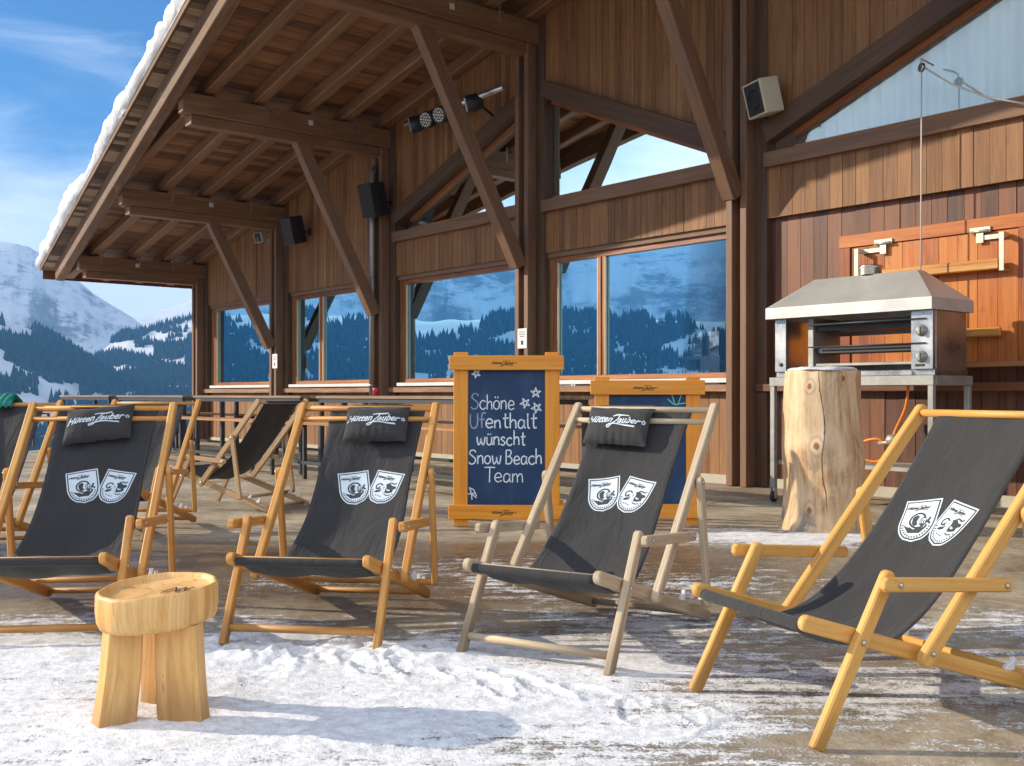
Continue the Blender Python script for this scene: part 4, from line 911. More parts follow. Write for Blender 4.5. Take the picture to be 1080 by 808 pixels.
def deck_chair(label, wood_m, Rpt, b, group, pillow=True, emblem=True, seed=0.0, canvas='canvas', pil_x=0.0):
    """Rpt: ground point of the front foot on the right as seen from the front; b: unit vector towards the back"""
    b = Vector((b[0], b[1], 0)).normalized(); a = Vector((b.y, -b.x, 0)); org = Vector(Rpt) - a * 0.325
    t = thing('deck_chair', label, 'deck chair', (org.x, org.y, 0), math.atan2(-b.x, b.y), group)
    Wm = wood_m
    def bolt(parent, x, y, z, sg):
        m = MB(); m.lathe([(0.0085, -0.002), (0.0085, 0.003), (0.006, 0.006), (0.0, 0.0065)], (x, y, z), 12, axis=(sg, 0, 0)); m.build('bolt', 'bolt', parent)
    for sg in (-1, 1):
        m = MB(); m.bar((sg * .29, -0.035, .378), (sg * .29, 1.11, .030), .030, .050, ch=.005, r0=True, r1=True); sr = m.build('seat_rail', Wm, t)
        # notched plastic holders on the rear of the rail
        for yy in (0.80, 0.90, 1.00):
            m = MB(); z = .378 - (yy + .035) * .304; m.prism([(0, 0), (.012, .0), (.022, .034), (.014, .044), (.004, .030), (-.02, .016), (-.028, 0)], (sg * .29, yy, z + .027), (0, 1, 0), (0, 0, 1), .018, .002); m.build('notch_clip', 'white_plastic', sr)
        m = MB(); m.bar((sg * .347, .375, .222), (sg * .347, 1.055, 1.005), .032, .050, up=(0, -1, 1), ch=.005, r0=True, r1=True); br_ = m.build('back_rail', Wm, t)
        bolt(br_, sg * .365, .405, .257, sg)
        m = MB(); m.bar((sg * .328, -0.008, .008), (sg * .328, .268, .515), .030, .046, up=(0, -1, .5), ch=.005, r1=True); fl_ = m.build('front_leg', Wm, t)
        bolt(fl_, sg * .345, .155, .31, sg)
        m = MB(); m.bar((sg * .381, .19, .487), (sg * .381, .705, .450), .026, .042, ch=.004, c=.010); ar = m.build('armrest', Wm, t)
        bolt(ar, sg * .396, .25, .483, sg); bolt(ar, sg * .396, .675, .452, sg)
        m = MB(); m.bar((sg * .381, .775, .695), (sg * .381, .865, .118), .026, .045, up=(0, 1, 0), ch=.005, r0=True, r1=True); st = m.build('strut', Wm, t)
        bolt(st, sg * .395, .779, .67, sg)
    def rod(x0, y, z, r=.0145, nm='crossbar', x1=None):
        m = MB(); m.tube([(x0, y, z), (-x0 if x1 is None else x1, y, z)], r, 12); return m.build(nm, Wm, t)
    rod(-.347, 1.03, .978)
    if pillow: rod(-.347, .985, .926, .013); rod(-.29, .012, .362, .016); rod(-.328, .03, .075, .0165, 'foot_bar')
    rod(-.381, .862, .135, .015); rod(-.29, 1.06, .047, .015)
    # cloth, wrapped over the bars
    nu, nv = 19, 72; seed0 = seed; V = []; G = []; F = []
    wraps = [(-0.075, -1), (-.05, -1), (-.025, -1)]
    prof = []
    for k in range(5):
        an = math.pi * (1 - k / 4) ; prof.append(('top', an))
    rows = []
    pt, dt, ntv = cv_pt(0)
    for ang in np.linspace(-2.6, 0.0, 7): rows.append(('wrap', ang))
    for i in range(nv): rows.append(('body', CLEN * i / (nv - 1)))
    for ang in np.linspace(0.3, 3.4, 8): rows.append(('end', ang))
    pe, de, ne = cv_pt(CLEN)
    for kind, val in rows:
        for i in range(nu):
            f = -1 + 2 * i / (nu - 1)
            if kind == 'body':
                h = cv_half(val); u = f * h; V.append(cloth(u, val, 0, seed)); G.append((val + seed * 3, u, seed))
            elif kind == 'wrap':
                c0 = pt - ntv * 0.019; r = 0.019; d = ntv * math.cos(val) + dt * math.sin(val); p = c0 + d * r; u = f * cv_half(0); V.append((u + CSH, p[0], p[1])); G.append((val * r, u, seed))
            else:
                c0 = pe - ne * 0.019; d = ne * math.cos(val) + de * math.sin(val); p = c0 + d * 0.019; u = f * cv_half(CLEN); V.append((u, p[0], p[1])); G.append((CLEN + val * .02, u, seed))
    nr = len(rows)
    for r in range(nr - 1):
        for i in range(nu - 1): q = r * nu + i; F.append((q, q + nu, q + nu + 1, q + 1))
    m = MB(); m.add(V, F, G, True); cvo = m.build('canvas', canvas, t)
    so_ = cvo.modifiers.new('thickness', 'SOLIDIFY'); so_.thickness = 0.0022; so_.offset = -1
    m = MB()
    for e in (-1, 1):
        ribbon(m, [(w, e * (cv_half(w) - 0.011)) for w in np.linspace(0.01, CLEN - 0.02, 50)], 0.0022, lambda w, u: cloth(u, w, 0.0014, seed))
    m.build('hem_stitching', 'dark_metal', cvo)
    if emblem: emblem_pair(cvo, seed)
    if pillow:
        PW, PH, PT = 0.162, 0.095, 0.036; wc = 0.136; px_ = pil_x
        rs_ = 0.05 * math.sin(seed * 5 + 1)
        def pil(u, v, sgn, off=0.0):
            th = PT * max(0, 1 - abs(u) ** 2.6) ** 0.55 * max(0, 1 - abs(v) ** 2.6) ** 0.55
            pin = 1 - 0.045 * (1 - abs(u) ** 2); pinu = 1 - 0.03 * (1 - v * v)
            x = px_ + u * PW * pinu; w = wc - v * PH * pin + rs_ * u * 0.6
            wr = 0.0035 * math.sin(u * 26 + seed) * max(0, -v) * (1 - abs(u)) + 0.003 * math.sin(9 * u + 7 * v + seed)
            k = 0.040 + sgn * th + (wr if th > 0.006 else 0) + off + 0.014 * v
            p, d, n = cv_pt(max(w, 0.0)); d = dt if w < 0 else d
            q = p + n * k + (dt * w if w < 0 else 0)
            return (x, q[0], q[1])
        m = MB(); nu2, nv2 = 41, 25
        for sgn in (1, -1):
            m.grid(lambda u, v: pil((2 * u - 1) * sgn, 2 * v - 1, sgn), nu2, nv2, lambda u, v: (u * .4 + seed, v * .2, sgn))
        po = m.build('pillow', 'pillow', t)
        m = MB(); wordmark(m, 0.0475, lambda x, y: pil(x / PW, min(0.95, (y - 0.002) / PH), 1, 0.0022), -0.004, 0.0, 0.0011, 0); m.build('lettering', 'print_white', po)
        # strap of the cushion over the top bar
        m = MB(); V = []
        for ang in np.linspace(-2.9, 0.35, 9):
            c0 = pt - ntv * 0.019; d = ntv * math.cos(ang) + dt * math.sin(ang); p = c0 + d * 0.0245
            V.append(p)
        q1 = np.array(pil(0, 0.98, 1)[1:]); V.append(V[-1] * .5 + q1 * .5); V.append(q1)
        VV = []; 
        for p in V: VV += [(px_ + PW * f, p[0], p[1]) for f in np.linspace(-0.93, 0.93, 9)]
        m.add(VV, [(r * 9 + i, r * 9 + 9 + i, r * 9 + 10 + i, r * 9 + i + 1) for r in range(len(V) - 1) for i in range(8)], None, True); sp_ = m.build('strap', 'pillow', po)
        sp_.modifiers.new('thickness', 'SOLIDIFY').thickness = 0.003
    return t
def from_feet(L, Rp):
    L = Vector(L); Rp = Vector(Rp); a = (Rp - L); a.z = 0; a.normalize(); return Rp, Vector((-a.y, a.x, 0))
GF, GB = 'deck chairs in the front row', 'deck chairs standing behind the front row'
CSH, ESH = 0.03, 0.025
r_, b_ = Vector((-1.66, 4.38, 0)), Vector((-0.10, 0.995, 0))
deck_chair('leftmost front deck chair, black canvas with two shield emblems, behind the small log stool', 'chair', r_, b_, GF, seed=0.6, pil_x=0.01)
CSH, ESH = 0.05, 0.03
r_, b_ = from_feet(ground(237, 684), ground(397, 688))
deck_chair('front deck chair with black canvas and cushion, right of the small log stool, orange-brown wood', 'chair', r_, Vector((.14, .99, 0)), GF, seed=1.7, pil_x=0.072)
CSH, ESH = 0.0, 0.0
r_, b_ = from_feet(ground(493, 697), ground(651, 717))
deck_chair('front deck chair with bleached grey wooden frame, black canvas and cushion, before the chalkboards', 'chair_grey', r_ + Vector((-.03, .02, 0)), Vector((.52, .854, 0)), GF, seed=2.9, pil_x=-0.08)
r_, b_ = from_feet(ground(731, 730), ground(862, 793))
deck_chair('front deck chair at the right without cushion, honey coloured frame, black canvas with emblems', 'chair_bright', r_, b_, GF, pillow=False, seed=4.1)
deck_chair('deck chair at the far left edge, plain dark canvas, teal cloth on its top', 'chair', (-3.15, 6.3, 0), (-0.02, 1, 0), GB, False, False, 5.2)
deck_chair('orange-brown deck chair half hidden behind the leftmost front one, its top bar showing', 'chair', (-2.61, 7.45, 0), (0.06, 1, 0), GB, False, False, 6.3)
deck_chair('weathered pale deck chair turned sideways to the left, in front of the high tables', 'chair_aged', (-3.16, 9.72, 0), (0.90, -0.43, 0), GB, False, False, 7.4)
# teal cloth lying over the chair at the left edge
tc = MB(); tc.grid(lambda u, v: (-3.58 + 0.13 * u, 7.335 + 0.07 * math.cos(v * math.pi) , 1.0 + 0.04 * math.sin(v * math.pi) * (0.7 + 0.3 * math.sin(u * 3.1)) - 0.04 * abs(math.cos(v * math.pi)) + 0.008 * math.sin(u * 20 + v * 9)), 16, 16)
o = tc.build('folded_cloth', 'teal'); o.modifiers.new('thickness', 'SOLIDIFY').thickness = 0.02
tag(o, 'teal cloth draped over the top bar of the deck chair at the left edge', 'cloth')

# ================================================================ small log stool
def log_ring(mb, prof, org, seg, seed, irr=0.05, tilt=(0, 0), gch=0.0):
    V = []; G = []; F = []; n = len(prof)
    for r, z in prof:
        for k in range(seg):
            a = 2 * math.pi * k / seg; ir = 1 + irr * (math.sin(2 * a + seed) * 0.6 + math.sin(3 * a + 2.1 * seed) * 0.4 + 0.35 * math.sin(7 * a + seed * 3) + 0.18 * math.sin(15 * a + seed))
            x = r * ir * math.cos(a); y = r * ir * math.sin(a); zz = z + tilt[0] * x + tilt[1] * y
            V.append((org[0] + x, org[1] + y, org[2] + zz)); G.append((z * 0.9 + seed, a * 0.19 + seed, r))
    for i in range(n - 1):
        for k in range(seg):
            j = (k + 1) % seg; F.append((i * seg + k, i * seg + j, (i + 1) * seg + j, (i + 1) * seg + k))
    mb.add(V, F, G, True)
    o = len(mb.v) - len(V); mb.f.append([o + k for k in range(seg)][::-1]); mb.sm.append(False); mb.mi.append(0)
    mb.f.append([o + (n - 1) * seg + k for k in range(seg)]); mb.sm.append(False); mb.mi.append(0)
stool = thing('log_stool', 'small three-legged stool made from a thick slice of pale log, standing on the snow', 'stool', (-1.155, 3.43, 0))
m = MB(); log_ring(m, [(0.164, 0.312), (0.174, 0.317), (0.181, 0.333), (0.185, 0.37), (0.184, 0.419), (0.181, 0.427), (0.175, 0.430), (0.169, 0.428), (0.167, 0.414), (0.165, 0.411), (0.09, 0.410), (0.02, 0.411)], (0, 0, 0), 72, 0.7, 0.045, (0.05, 0.07)); seat = m.build('seat', 'stool', stool)
m = MB(); f = lambda x, y: (x + 0.055, y - 0.02, 0.4150 + 0.05 * (x + .055) + 0.07 * (y - .02))
ribbon(m, smooth_line([(-.03, -.03), (-.01, .01), (.0, .035), (.012, .0), (.02, -.03)]), .006, f); ribbon(m, smooth_line([(.02, -.02), (.035, .03), (.045, -.02), (.06, .03)]), .006, f); ribbon(m, [(-.04, .0), (.07, .012)], .004, f); m.build('scorch_mark', 'print_dark', seat)
m = MB(); f2_ = lambda x, y: (x, y, 0.4145 + 0.05 * x + 0.07 * y)
for a0 in (2.7, 0.9, 4.4):
    ribbon(m, [(q * math.cos(a0 + 0.05 * math.sin(q * 90)), q * math.sin(a0 + 0.05 * math.sin(q * 90))) for q in np.linspace(0.02, 0.15, 8)], [0.0012, .002, .0022, .0026, .003, .003, .0034, .004], f2_)
m.build('drying_crack', 'print_dark', seat)
def slab_leg(x, y, ang, w, th, tx, ty):
    m = MB(); V = []; G = []; c, s_ = math.cos(ang), math.sin(ang); n = 9; o = random.uniform(0, 30)
    for i in range(n):
        z = 0.0 + 0.315 * i / (n - 1); k = 1 + 0.12 * (1 - i / (n - 1)); 
        ol = [(-w / 2 * k, -th / 2), (-w / 2 * k + .006, -th / 2 - .004), (w / 2 * k - .006, -th / 2 - .004), (w / 2 * k, -th / 2), (w / 2 * k, th * .32), (w * .30, th / 2), (-w * .30, th / 2), (-w / 2 * k, th * .32)]
        for px, py in ol:
            dx = tx * (1 - i / (n - 1)); dy = ty * (1 - i / (n - 1)); wob = 0.0025 * math.sin(z * 14 + o)
            V.append((x + c * (px + wob) - s_ * py + dx, y + s_ * (px + wob) + c * py + dy, z)); G.append((z + o, px + o, py))
    F = [(i * 8 + k, i * 8 + (k + 1) % 8, (i + 1) * 8 + (k + 1) % 8, (i + 1) * 8 + k) for i in range(n - 1) for k in range(8)] + [tuple(range(8))[::-1], tuple((n - 1) * 8 + k for k in range(8))]
    m.add(V, F, G); m.build('leg', 'stool', stool)
slab_leg(-0.085, -0.075, R(38), 0.105, 0.085, -0.02, -0.03); slab_leg(0.085, -0.045, R(-8), 0.135, 0.07, 0.025, -0.02); slab_leg(-0.035, 0.10, R(70), 0.10, 0.075, -0.015, 0.04)

# ================================================================ standing log
lg = thing('standing_log', 'tall peeled pale log standing upright in front of the pizza oven, snow on its top', 'log', (2.42, 8.20, 0))
nz, sg = 48, 64; V = []; G = []; F = []
for i in range(nz + 1):
    z = 1.235 * i / nz
    for k in range(sg):
        a = 2 * math.pi * k / sg
        r = 0.285 * (1 + 0.035 * math.cos(2 * a + 1) + 0.02 * math.sin(3 * a + z * 2)) + 0.018 * math.sin(z * 5 + a) * (0.4 + 0.6 * math.sin(a * 2) ** 2) + 0.006 * math.sin(11 * a + 3 * z) - 0.022 * (z - 0.6) + 0.015 * math.exp(-((z - 0.62) / 0.12) ** 2) + 0.02 * math.exp(-((z) / 0.08) ** 2)
        for ka, kz in ((-0.10, 1.11), (-0.04, 0.66), (-0.10, 0.17), (0.17, 1.17)):
            da = (a + math.pi / 2 + 0.29 + math.pi) % (2 * math.pi) - math.pi
            r += 0.012 * math.exp(-(((da * 0.285 - ka) / 0.05) ** 2 + ((z - kz) / 0.06) ** 2))
        da = (a + math.pi / 2 + 0.29 + math.pi) % (2 * math.pi) - math.pi
        crack = 0.02 + 0.05 * (1 - z / 1.235) + 0.012 * math.sin(z * 9) - 0.03
        V.append((r * math.cos(a), r * math.sin(a), z)); G.append((z, da * 0.285, 0.0))
for i in range(nz):
    for k in range(sg): j = (k + 1) % sg; F.append((i * sg + k, i * sg + j, (i + 1) * sg + j, (i + 1) * sg + k))
F.append([nz * sg + k for k in range(sg)]); m = MB(); m.add(V, F, G, True); m.sm[-1] = False; m.build('trunk', 'log', lg)
m = MB(); V = []; F = []
for i, (r, z) in enumerate(((0.262, 1.236), (0.262, 1.244), (0.235, 1.258), (0.14, 1.262), (0.02, 1.264))):
    for k in range(48):
        a = 2 * math.pi * k / 48; q = r * (1 + 0.05 * math.sin(3 * a + 1) + 0.03 * math.sin(7 * a)); V.append((q * math.cos(a), q * math.sin(a), z + 0.004 * math.sin(5 * a + i)))
F = [(i * 48 + k, i * 48 + (k + 1) % 48, (i + 1) * 48 + (k + 1) % 48, (i + 1) * 48 + k) for i in range(4) for k in range(48)] + [[4 * 48 + k for k in range(48)]]
m.add(V, F, None, True); m.build('snow_cap', 'snow', lg)

# ================================================================ chalkboards
GLY = {
 'S': [[(.50, .82), (.38, .98), (.15, .95), (.07, .74), (.28, .55), (.47, .36), (.40, .08), (.16, .0), (.0, .14)]],
 'c': [[(.40, .46), (.25, .56), (.07, .43), (.03, .2), (.15, .02), (.3, .0), (.42, .12)]],
 'h': [[(.05, 1), (.05, .5), (.05, 0)], [(.05, .33), (.2, .53), (.35, .45), (.38, .0)]],
 'o': [[(.22, .56), (.05, .42), (.04, .14), (.2, .0), (.38, .12), (.39, .42), (.22, .56)]],
 'n': [[(.05, .56), (.05, .25), (.05, 0)], [(.05, .33), (.2, .54), (.35, .45), (.38, 0)]],
 'e': [[(.05, .27), (.38, .31), (.35, .50), (.2, .57), (.06, .42), (.04, .16), (.2, .0), (.42, .09)]],
 'U': [[(.03, .95), (.03, .3), (.15, .03), (.34, .05), (.44, .3), (.45, .95)]],
 'f': [[(.40, .93), (.27, 1), (.17, .8), (.17, 0)], [(.02, .55), (.34, .56)]],
 't': [[(.18, .92), (.16, .3), (.2, .03), (.34, .05)], [(.02, .60), (.36, .63)]],
 'a': [[(.38, .46), (.2, .56), (.05, .38), (.07, .06), (.24, .02), (.37, .26), (.39, .54)], [(.39, .54), (.38, .15), (.46, .0)]],
 'l': [[(.1, 1), (.1, .3), (.14, .03), (.24, .02)]],
 'w': [[(.02, .56), (.06, .2), (.14, .0), (.27, .2), (.30, .45), (.33, .2), (.44, .0), (.54, .22), (.57, .56)]],
 'u': [[(.04, .56), (.05, .15), (.18, .0), (.34, .12), (.38, .56)], [(.38, .3), (.40, .1), (.46, .0)]],
 's': [[(.34, .46), (.2, .56), (.07, .44), (.2, .3), (.34, .16), (.2, .0), (.03, .08)]],
 'B': [[(.06, .98), (.06, .5), (.05, 0)], [(.06, .96), (.32, .96), (.40, .78), (.28, .56), (.08, .53)], [(.08, .53), (.36, .48), (.46, .26), (.32, .04), (.05, .02)]],
 'T': [[(.0, .95), (.3, .97), (.6, .95)], [(.3, .96), (.29, .5), (.28, 0)]],
 'm': [[(.05, .56), (.05, .25), (.05, 0)], [(.05, .33), (.18, .54), (.29, .44), (.31, 0)], [(.31, .33), (.44, .54), (.56, .44), (.59, 0)]]}
GLY['ö'] = GLY['o'] + [[(.14, .70), (.13, .80)], [(.30, .70), (.31, .80)]]; GLY['ü'] = GLY['u'] + [[(.13, .70), (.12, .80)], [(.29, .70), (.30, .80)]]
ADV = {'w': .66, 'm': .68, 'S': .58, 'B': .56, 'T': .56, 'U': .54, 'l': .26, 't': .40, 'f': .40, 's': .42, ' ': .22}
def hand(mb, text, x, y, h, wid, fn, thick, jig=0.02, skip=0, mats=None):
    tot = sum(ADV.get(c, .49) for c in text); k = wid / (tot * h) if wid else 1
    for i, ch in enumerate(text):
        if ch in GLY:
            dy = random.uniform(-jig, jig) * h; dx = random.uniform(-jig, jig) * h; sc = random.uniform(.95, 1.05)
            for st in GLY[ch]:
                p = smooth_line([(x + (px * k * sc) * h + dx, y + py * h * sc + dy) for px, py in st], 5)
                tgt = mats[i] if mats else mb
                ribbon(tgt, p, [thick * (0.75 + 0.5 * abs(math.sin(j * 1.3 + i))) for j in range(len(p))], fn)
        x += ADV.get(ch, .49) * h * k
def star(mb, x, y, r, fn, th, rot=0.0):
    P = [(x + r * math.cos(rot + math.pi / 2 + k * 4 * math.pi / 5), y + r * math.sin(rot + math.pi / 2 + k * 4 * math.pi / 5)) for k in range(6)]
    for i in range(5): ribbon(mb, [P[i], ((P[i][0] + P[i + 1][0]) / 2, (P[i][1] + P[i + 1][1]) / 2), P[i + 1]], th, fn)
def chalkboard(label, org, rz, first):
    t = thing('chalkboard', label, 'chalkboard', org, rz, 'chalkboards on the terrace')
    W, H = 0.615, (1.085 if first else 0.89); DZ = H - 1.085; lean = 0.055   # writing surface, leaning slightly back
    def fr(x, z, n=0.0): return Vector((x, z * lean - n, z))
    up = Vector((0, lean, 1)).normalized(); nrm = Vector((0, -1, lean)).normalized()
    def bar3(nm, x0, z0, x1, z1, w, th, n, ch=0.004):
        m = MB(); m.bar(fr(x0, z0, n), fr(x1, z1, n), th, w, up=(up if abs(x1 - x0) > abs(z1 - z0) else Vector((1, 0, 0))), ch=ch, c=0.004); return m.build(nm, 'board_frame', t)
    z0 = 0.175
    for sx in (-1, 1): bar3('upright', sx * (W / 2 + .055), 0.012, sx * (W / 2 + .055), 1.385 + DZ, .115, .032, 0.0)
    top = bar3('top_rail', -.455, 1.30 + DZ, .455, 1.30 + DZ, .115, .028, .031); bot = bar3('bottom_rail', -.455, .125, .455, .125, .112, .028, .031)
    m = MB(); m.bar(fr(0, 0.10, -0.004), fr(0, 1.34 + DZ, -0.004), 0.010, W + 0.02, up=(1, 0, 0), ch=0.001); bd = m.build('writing_surface', 'chalkboard', t)
    for rail, z, hgt in ((top, 1.288 + DZ, .031), (bot, .113, .031)):
        m = MB(); wordmark(m, hgt, lambda x, y, z=z: fr(x, z + y, .0462), -0.02, 0, 0.0008); m.build('lettering', 'print_dark', rail)
    # rear support frame
    for sx in (-1, 1):
        m = MB(); m.bar((sx * (W / 2 + .05), 0.50, 0.015), (sx * (W / 2 + .05), 0.095, 1.30 + DZ), .03, .06, up=(0, 1, 0)); m.build('rear_leg', 'board_frame', t)
    m = MB(); m.bar((-.455, .445, .125), (.455, .445, .125), .028, .10); m.build('rear_rail', 'board_frame', t)
    fnb = lambda x, y: fr(x, y, 0.0028)
    def U(X): return (X - 314) / 308 * W
    def Vv(Y): return z0 + (685 - Y) / 555 * H
    if first:
        ck = MB(); fd = MB(); k = H / 555
        wd = lambda px: px / 308 * W
        ck2, ck3, ck4, ck5 = MB(), MB(), MB(), MB()
        hand(ck, 'Schöne', U(172), Vv(298), 62 * k, wd(175), fnb, .0085, mats=[fd, ck, ck, ck, ck, ck])
        fd2 = MB(); hand(ck2, 'Ufenthalt', U(168), Vv(374), 62 * k, wd(268), fnb, .0105, mats=[fd2, fd2] + [ck2] * 7)
        hand(ck3, 'wünscht', U(196), Vv(443), 58 * k, wd(196), fnb, .0100)
        hand(ck4, 'Snow Beach', U(164), Vv(519), 60 * k, wd(294), fnb, .0095)
        hand(ck5, 'Team', U(226), Vv(592), 62 * k, wd(156), fnb, .0080)
        for X, Y, r in ((193, 153, 19), (430, 231, 22), (388, 273, 22), (433, 292, 23)): sk = MB(); star(sk, U(X), Vv(Y), r * k, fnb, .0075, 0.15 * (X % 5)); sk.build('chalk_star', 'chalk', bd)
        sk = MB()
        for q in ([(160, 640), (192, 636)], [(168, 612), (176, 640), (178, 662)], [(176, 640), (196, 655)], [(166, 614), (184, 622), (196, 648)]): ribbon(sk, [(U(a), Vv(b)) for a, b in q], .008, fnb)
        sk.build('chalk_sketch', 'chalk', bd)
        for q in (ck, ck2, ck3, ck4, ck5): q.build('chalk_line', 'chalk', bd)
        for q in (fd, fd2): q.build('faded_chalk', 'chalk_faded', bd)
    else:
        g = MB()
        for q in ([(395, 162), (420, 190)], [(412, 140), (424, 190)], [(450, 140), (436, 190)], [(420, 190), (470, 182)], [(420, 190), (437, 190)]): ribbon(g, [(U(a), Vv(b)) for a, b in q], .008, fnb)
        g.build('chalk_drawing', 'chalk_green', bd)
    return t
p = ground(534, 556.5)
chalkboard('orange framed navy chalkboard with a chalked greeting and stars, standing left of the other board', (p.x, p.y, 0), R(-1.5), True)
p = ground(680, 556)
chalkboard('orange framed navy chalkboard mostly hidden behind the grey deck chair, only green strokes on it', (p.x + .03, p.y + 0.05, 0), R(-3.5), False)

# ================================================================ pizza oven on its steel table
n1, n0 = 1.36, 0.72
sL = fac_pick(813, 400, n1)[0]; sR = fac_pick(986, 400, n1)[0]; ztop = fac_pick(900, 396, n1)[1]; sC = (sL + sR) / 2; hw = (sL - sR) / 2
TZ = 1.215
tb = on_fac('steel_table', 'grey steel frame table on castors that carries the pizza oven', 'table', sC, 0, 0)
m = MB()
for y in (n0, n1): m.box((-hw, y - .025, TZ - .085), (hw, y + .025, TZ), 0, .003)
for x in (-hw + .025, hw - .025): m.box((x - .025, n0 + .025, TZ - .084), (x + .025, n1 - .025, TZ - .001), 1, .003)
m.box((-hw + .05, n0 + .026, TZ - .02), (hw - .05, n1 - .026, TZ - .004), 0, .002); m.build('top_frame', 'dull_steel', tb)
for x in (-hw + .03, hw - .03):
    for y in (n0 + .01, n1 - .005):
        m = MB(); m.box((x - .025, y - .025, .14), (x + .025, y + .025, TZ - .086), 2, .003); l_ = m.build('leg', 'dull_steel', tb)
        m = MB(); m.lathe([(.012, -.016), (.05, -.014), (.055, 0), (.05, .014), (.012, .016)], (x, y, .056), 18, axis=(1, 0, 0)); m.build('castor', 'black', l_)
        m = MB(); m.box((x - .028, y - .02, .04), (x - .020, y + .02, .138), 2, .001); m.box((x + .020, y - .02, .04), (x + .028, y + .02, .138), 2, .001); m.box((x - .028, y - .02, .1385), (x + .028, y + .02, .1395), 0, .0003); m.build('castor_fork', 'bolt', l_)
m = MB()
for y in (n0 + .05, n1 - .05): m.box((-hw + .06, y - .02, .37), (hw - .06, y + .02, .41), 0, .003)
m.box((-hw + .06, n0 + .08, .395), (hw - .06, n1 - .08, .405), 0, .002); m.build('lower_shelf', 'dull_steel', tb)

ov = on_fac('pizza_oven', 'stainless steel pizza oven with sloping hood and two round knobs on the grey steel table', 'oven', sC, 0, TZ + .002)
f0, f1 = n0 + .03, n1 - .005
xs0 = fac_pick(832, 400, n1)[0] - sC; xs1 = fac_pick(817, 400, n1)[0] - sC; xc0 = fac_pick(984, 400, n1)[0] - sC; xc1 = fac_pick(944, 400, n1)[0] - sC
xr = -hw + 0.02
HB_ = 1.775 - TZ; HT_ = 2.15 - TZ
m = MB(); m.box((xr, f0, 0), (hw - .04, f1 - .03, .05), 0, .003); m.box((xr + .2, f1 - .03, 0.0), (hw - .25, f1 - .004, .045), 0, .003); m.build('base', 'steel', ov)
m = MB(); m.box((hw - .17, f1 - .05, 0.051), (hw - .045, f1, HB_ - .0), 2, .003); m.build('side_column', 'steel', ov)
m = MB(); m.box((xr, f1 - .05, .0515), (xr + .20, f1 + .004, HB_), 2, .003); cp = m.build('control_panel', 'steel', ov)
for z in (.16, .385):
    m = MB(); m.lathe([(.052, 0), (.052, .006), (.040, .010), (.036, .034), (.030, .038), (0.0, .038)], (xr + .10, f1 + .005, z), 26, axis=(0, 1, 0)); m.box((xr + .088, f1 + .044, z - .034), (xr + .112, f1 + .060, z + .034), 2, .003); m.build('knob', 'dull_steel', cp)
m = MB(); m.box((xr + .07, f1 + .005, .075), (xr + .16, f1 + .0075, .095), 0, .0005); m.build('plate', 'black', cp)
m = MB(); m.lathe([(.018, 0), (.018, .01), (.008, .014), (0, .014)], (hw - .115, f1, .12), 14, axis=(0, 1, 0)); m.build('screw_knob', 'black', ov)
for x in (xr + .012, hw - .052):
    m = MB(); m.box((x - .012, f0 + .02, .0512), (x + .012, f1 - .052, HB_ - .002), 2, .002); m.build('side_wall', 'steel', ov)
for z0_, z1_ in ((.0515, .13), (.40, HB_ - .002)):
    m = MB(); m.box((xr + .26, f0 + .02, z0_), (hw - .18, f0 + .03, z1_), 0, .002); m.build('rear_panel', 'dull_steel', ov)
for z in (.22, .43):
    m = MB(); m.box((xr + .05, f0 + .15, z), (hw - .42, f1 - .14, z + .05), 0, .004)
    for q in range(9): m.tube([(xr + .06, f0 + .18 + q * .055, z + .056), (hw - .43, f0 + .18 + q * .055, z + .056)], .007, 6)
    m.build('grill_element', 'dark_metal', ov)
m = MB(); m.box((xr + .05, f0 + .1, .10), (hw - .42, f1 - .12, .125), 0, .003); m.build('crumb_tray', 'dull_steel', ov)
m = MB(); m.box((hw - .41, f0 + .05, .0516), (hw - .35, f1 - .1, HB_ - .003), 2, .004); m.build('inner_post', 'dull_steel', ov)
def hood():
    m = MB(); x0, x1, y0, y1 = -hw - .01, hw + .012, n0 - .02, n1 + .07; t0, t1 = -hw + .36, hw - .25; ty0, ty1 = n0 + .16, n1 - .36
    zb, zl, zt = HB_, HB_ + .105, HT_ + .02
    V = [(x0, y0, zb), (x1, y0, zb), (x1, y1, zb), (x0, y1, zb), (x0, y0, zl), (x1, y0, zl), (x1, y1, zl), (x0, y1, zl), (t0, ty0, zt), (t1, ty0, zt), (t1, ty1, zt), (t0, ty1, zt)]
    F = [(0, 1, 5, 4), (1, 2, 6, 5), (2, 3, 7, 6), (3, 0, 4, 7), (4, 5, 9, 8), (5, 6, 10, 9), (6, 7, 11, 10), (7, 4, 8, 11), (8, 9, 10, 11)]
    m.add(V, [f[::-1] if False else f for f in F]); h = m.build('hood', 'hood_steel', ov)
    so2 = h.modifiers.new('thickness', 'SOLIDIFY'); so2.thickness = .003
    bv = h.modifiers.new('bevel', 'BEVEL'); bv.width = .004; bv.segments = 2; bv.limit_method = 'ANGLE'
    m = MB(); m.lathe([(.10, 0), (.10, .06), (.112, .062), (.112, .085), (.095, .085), (.095, .02), (0, .02)], (0.02, (ty0 + ty1) / 2, zt + .001), 28); m.build('flue_collar', 'steel', ov)
hood()
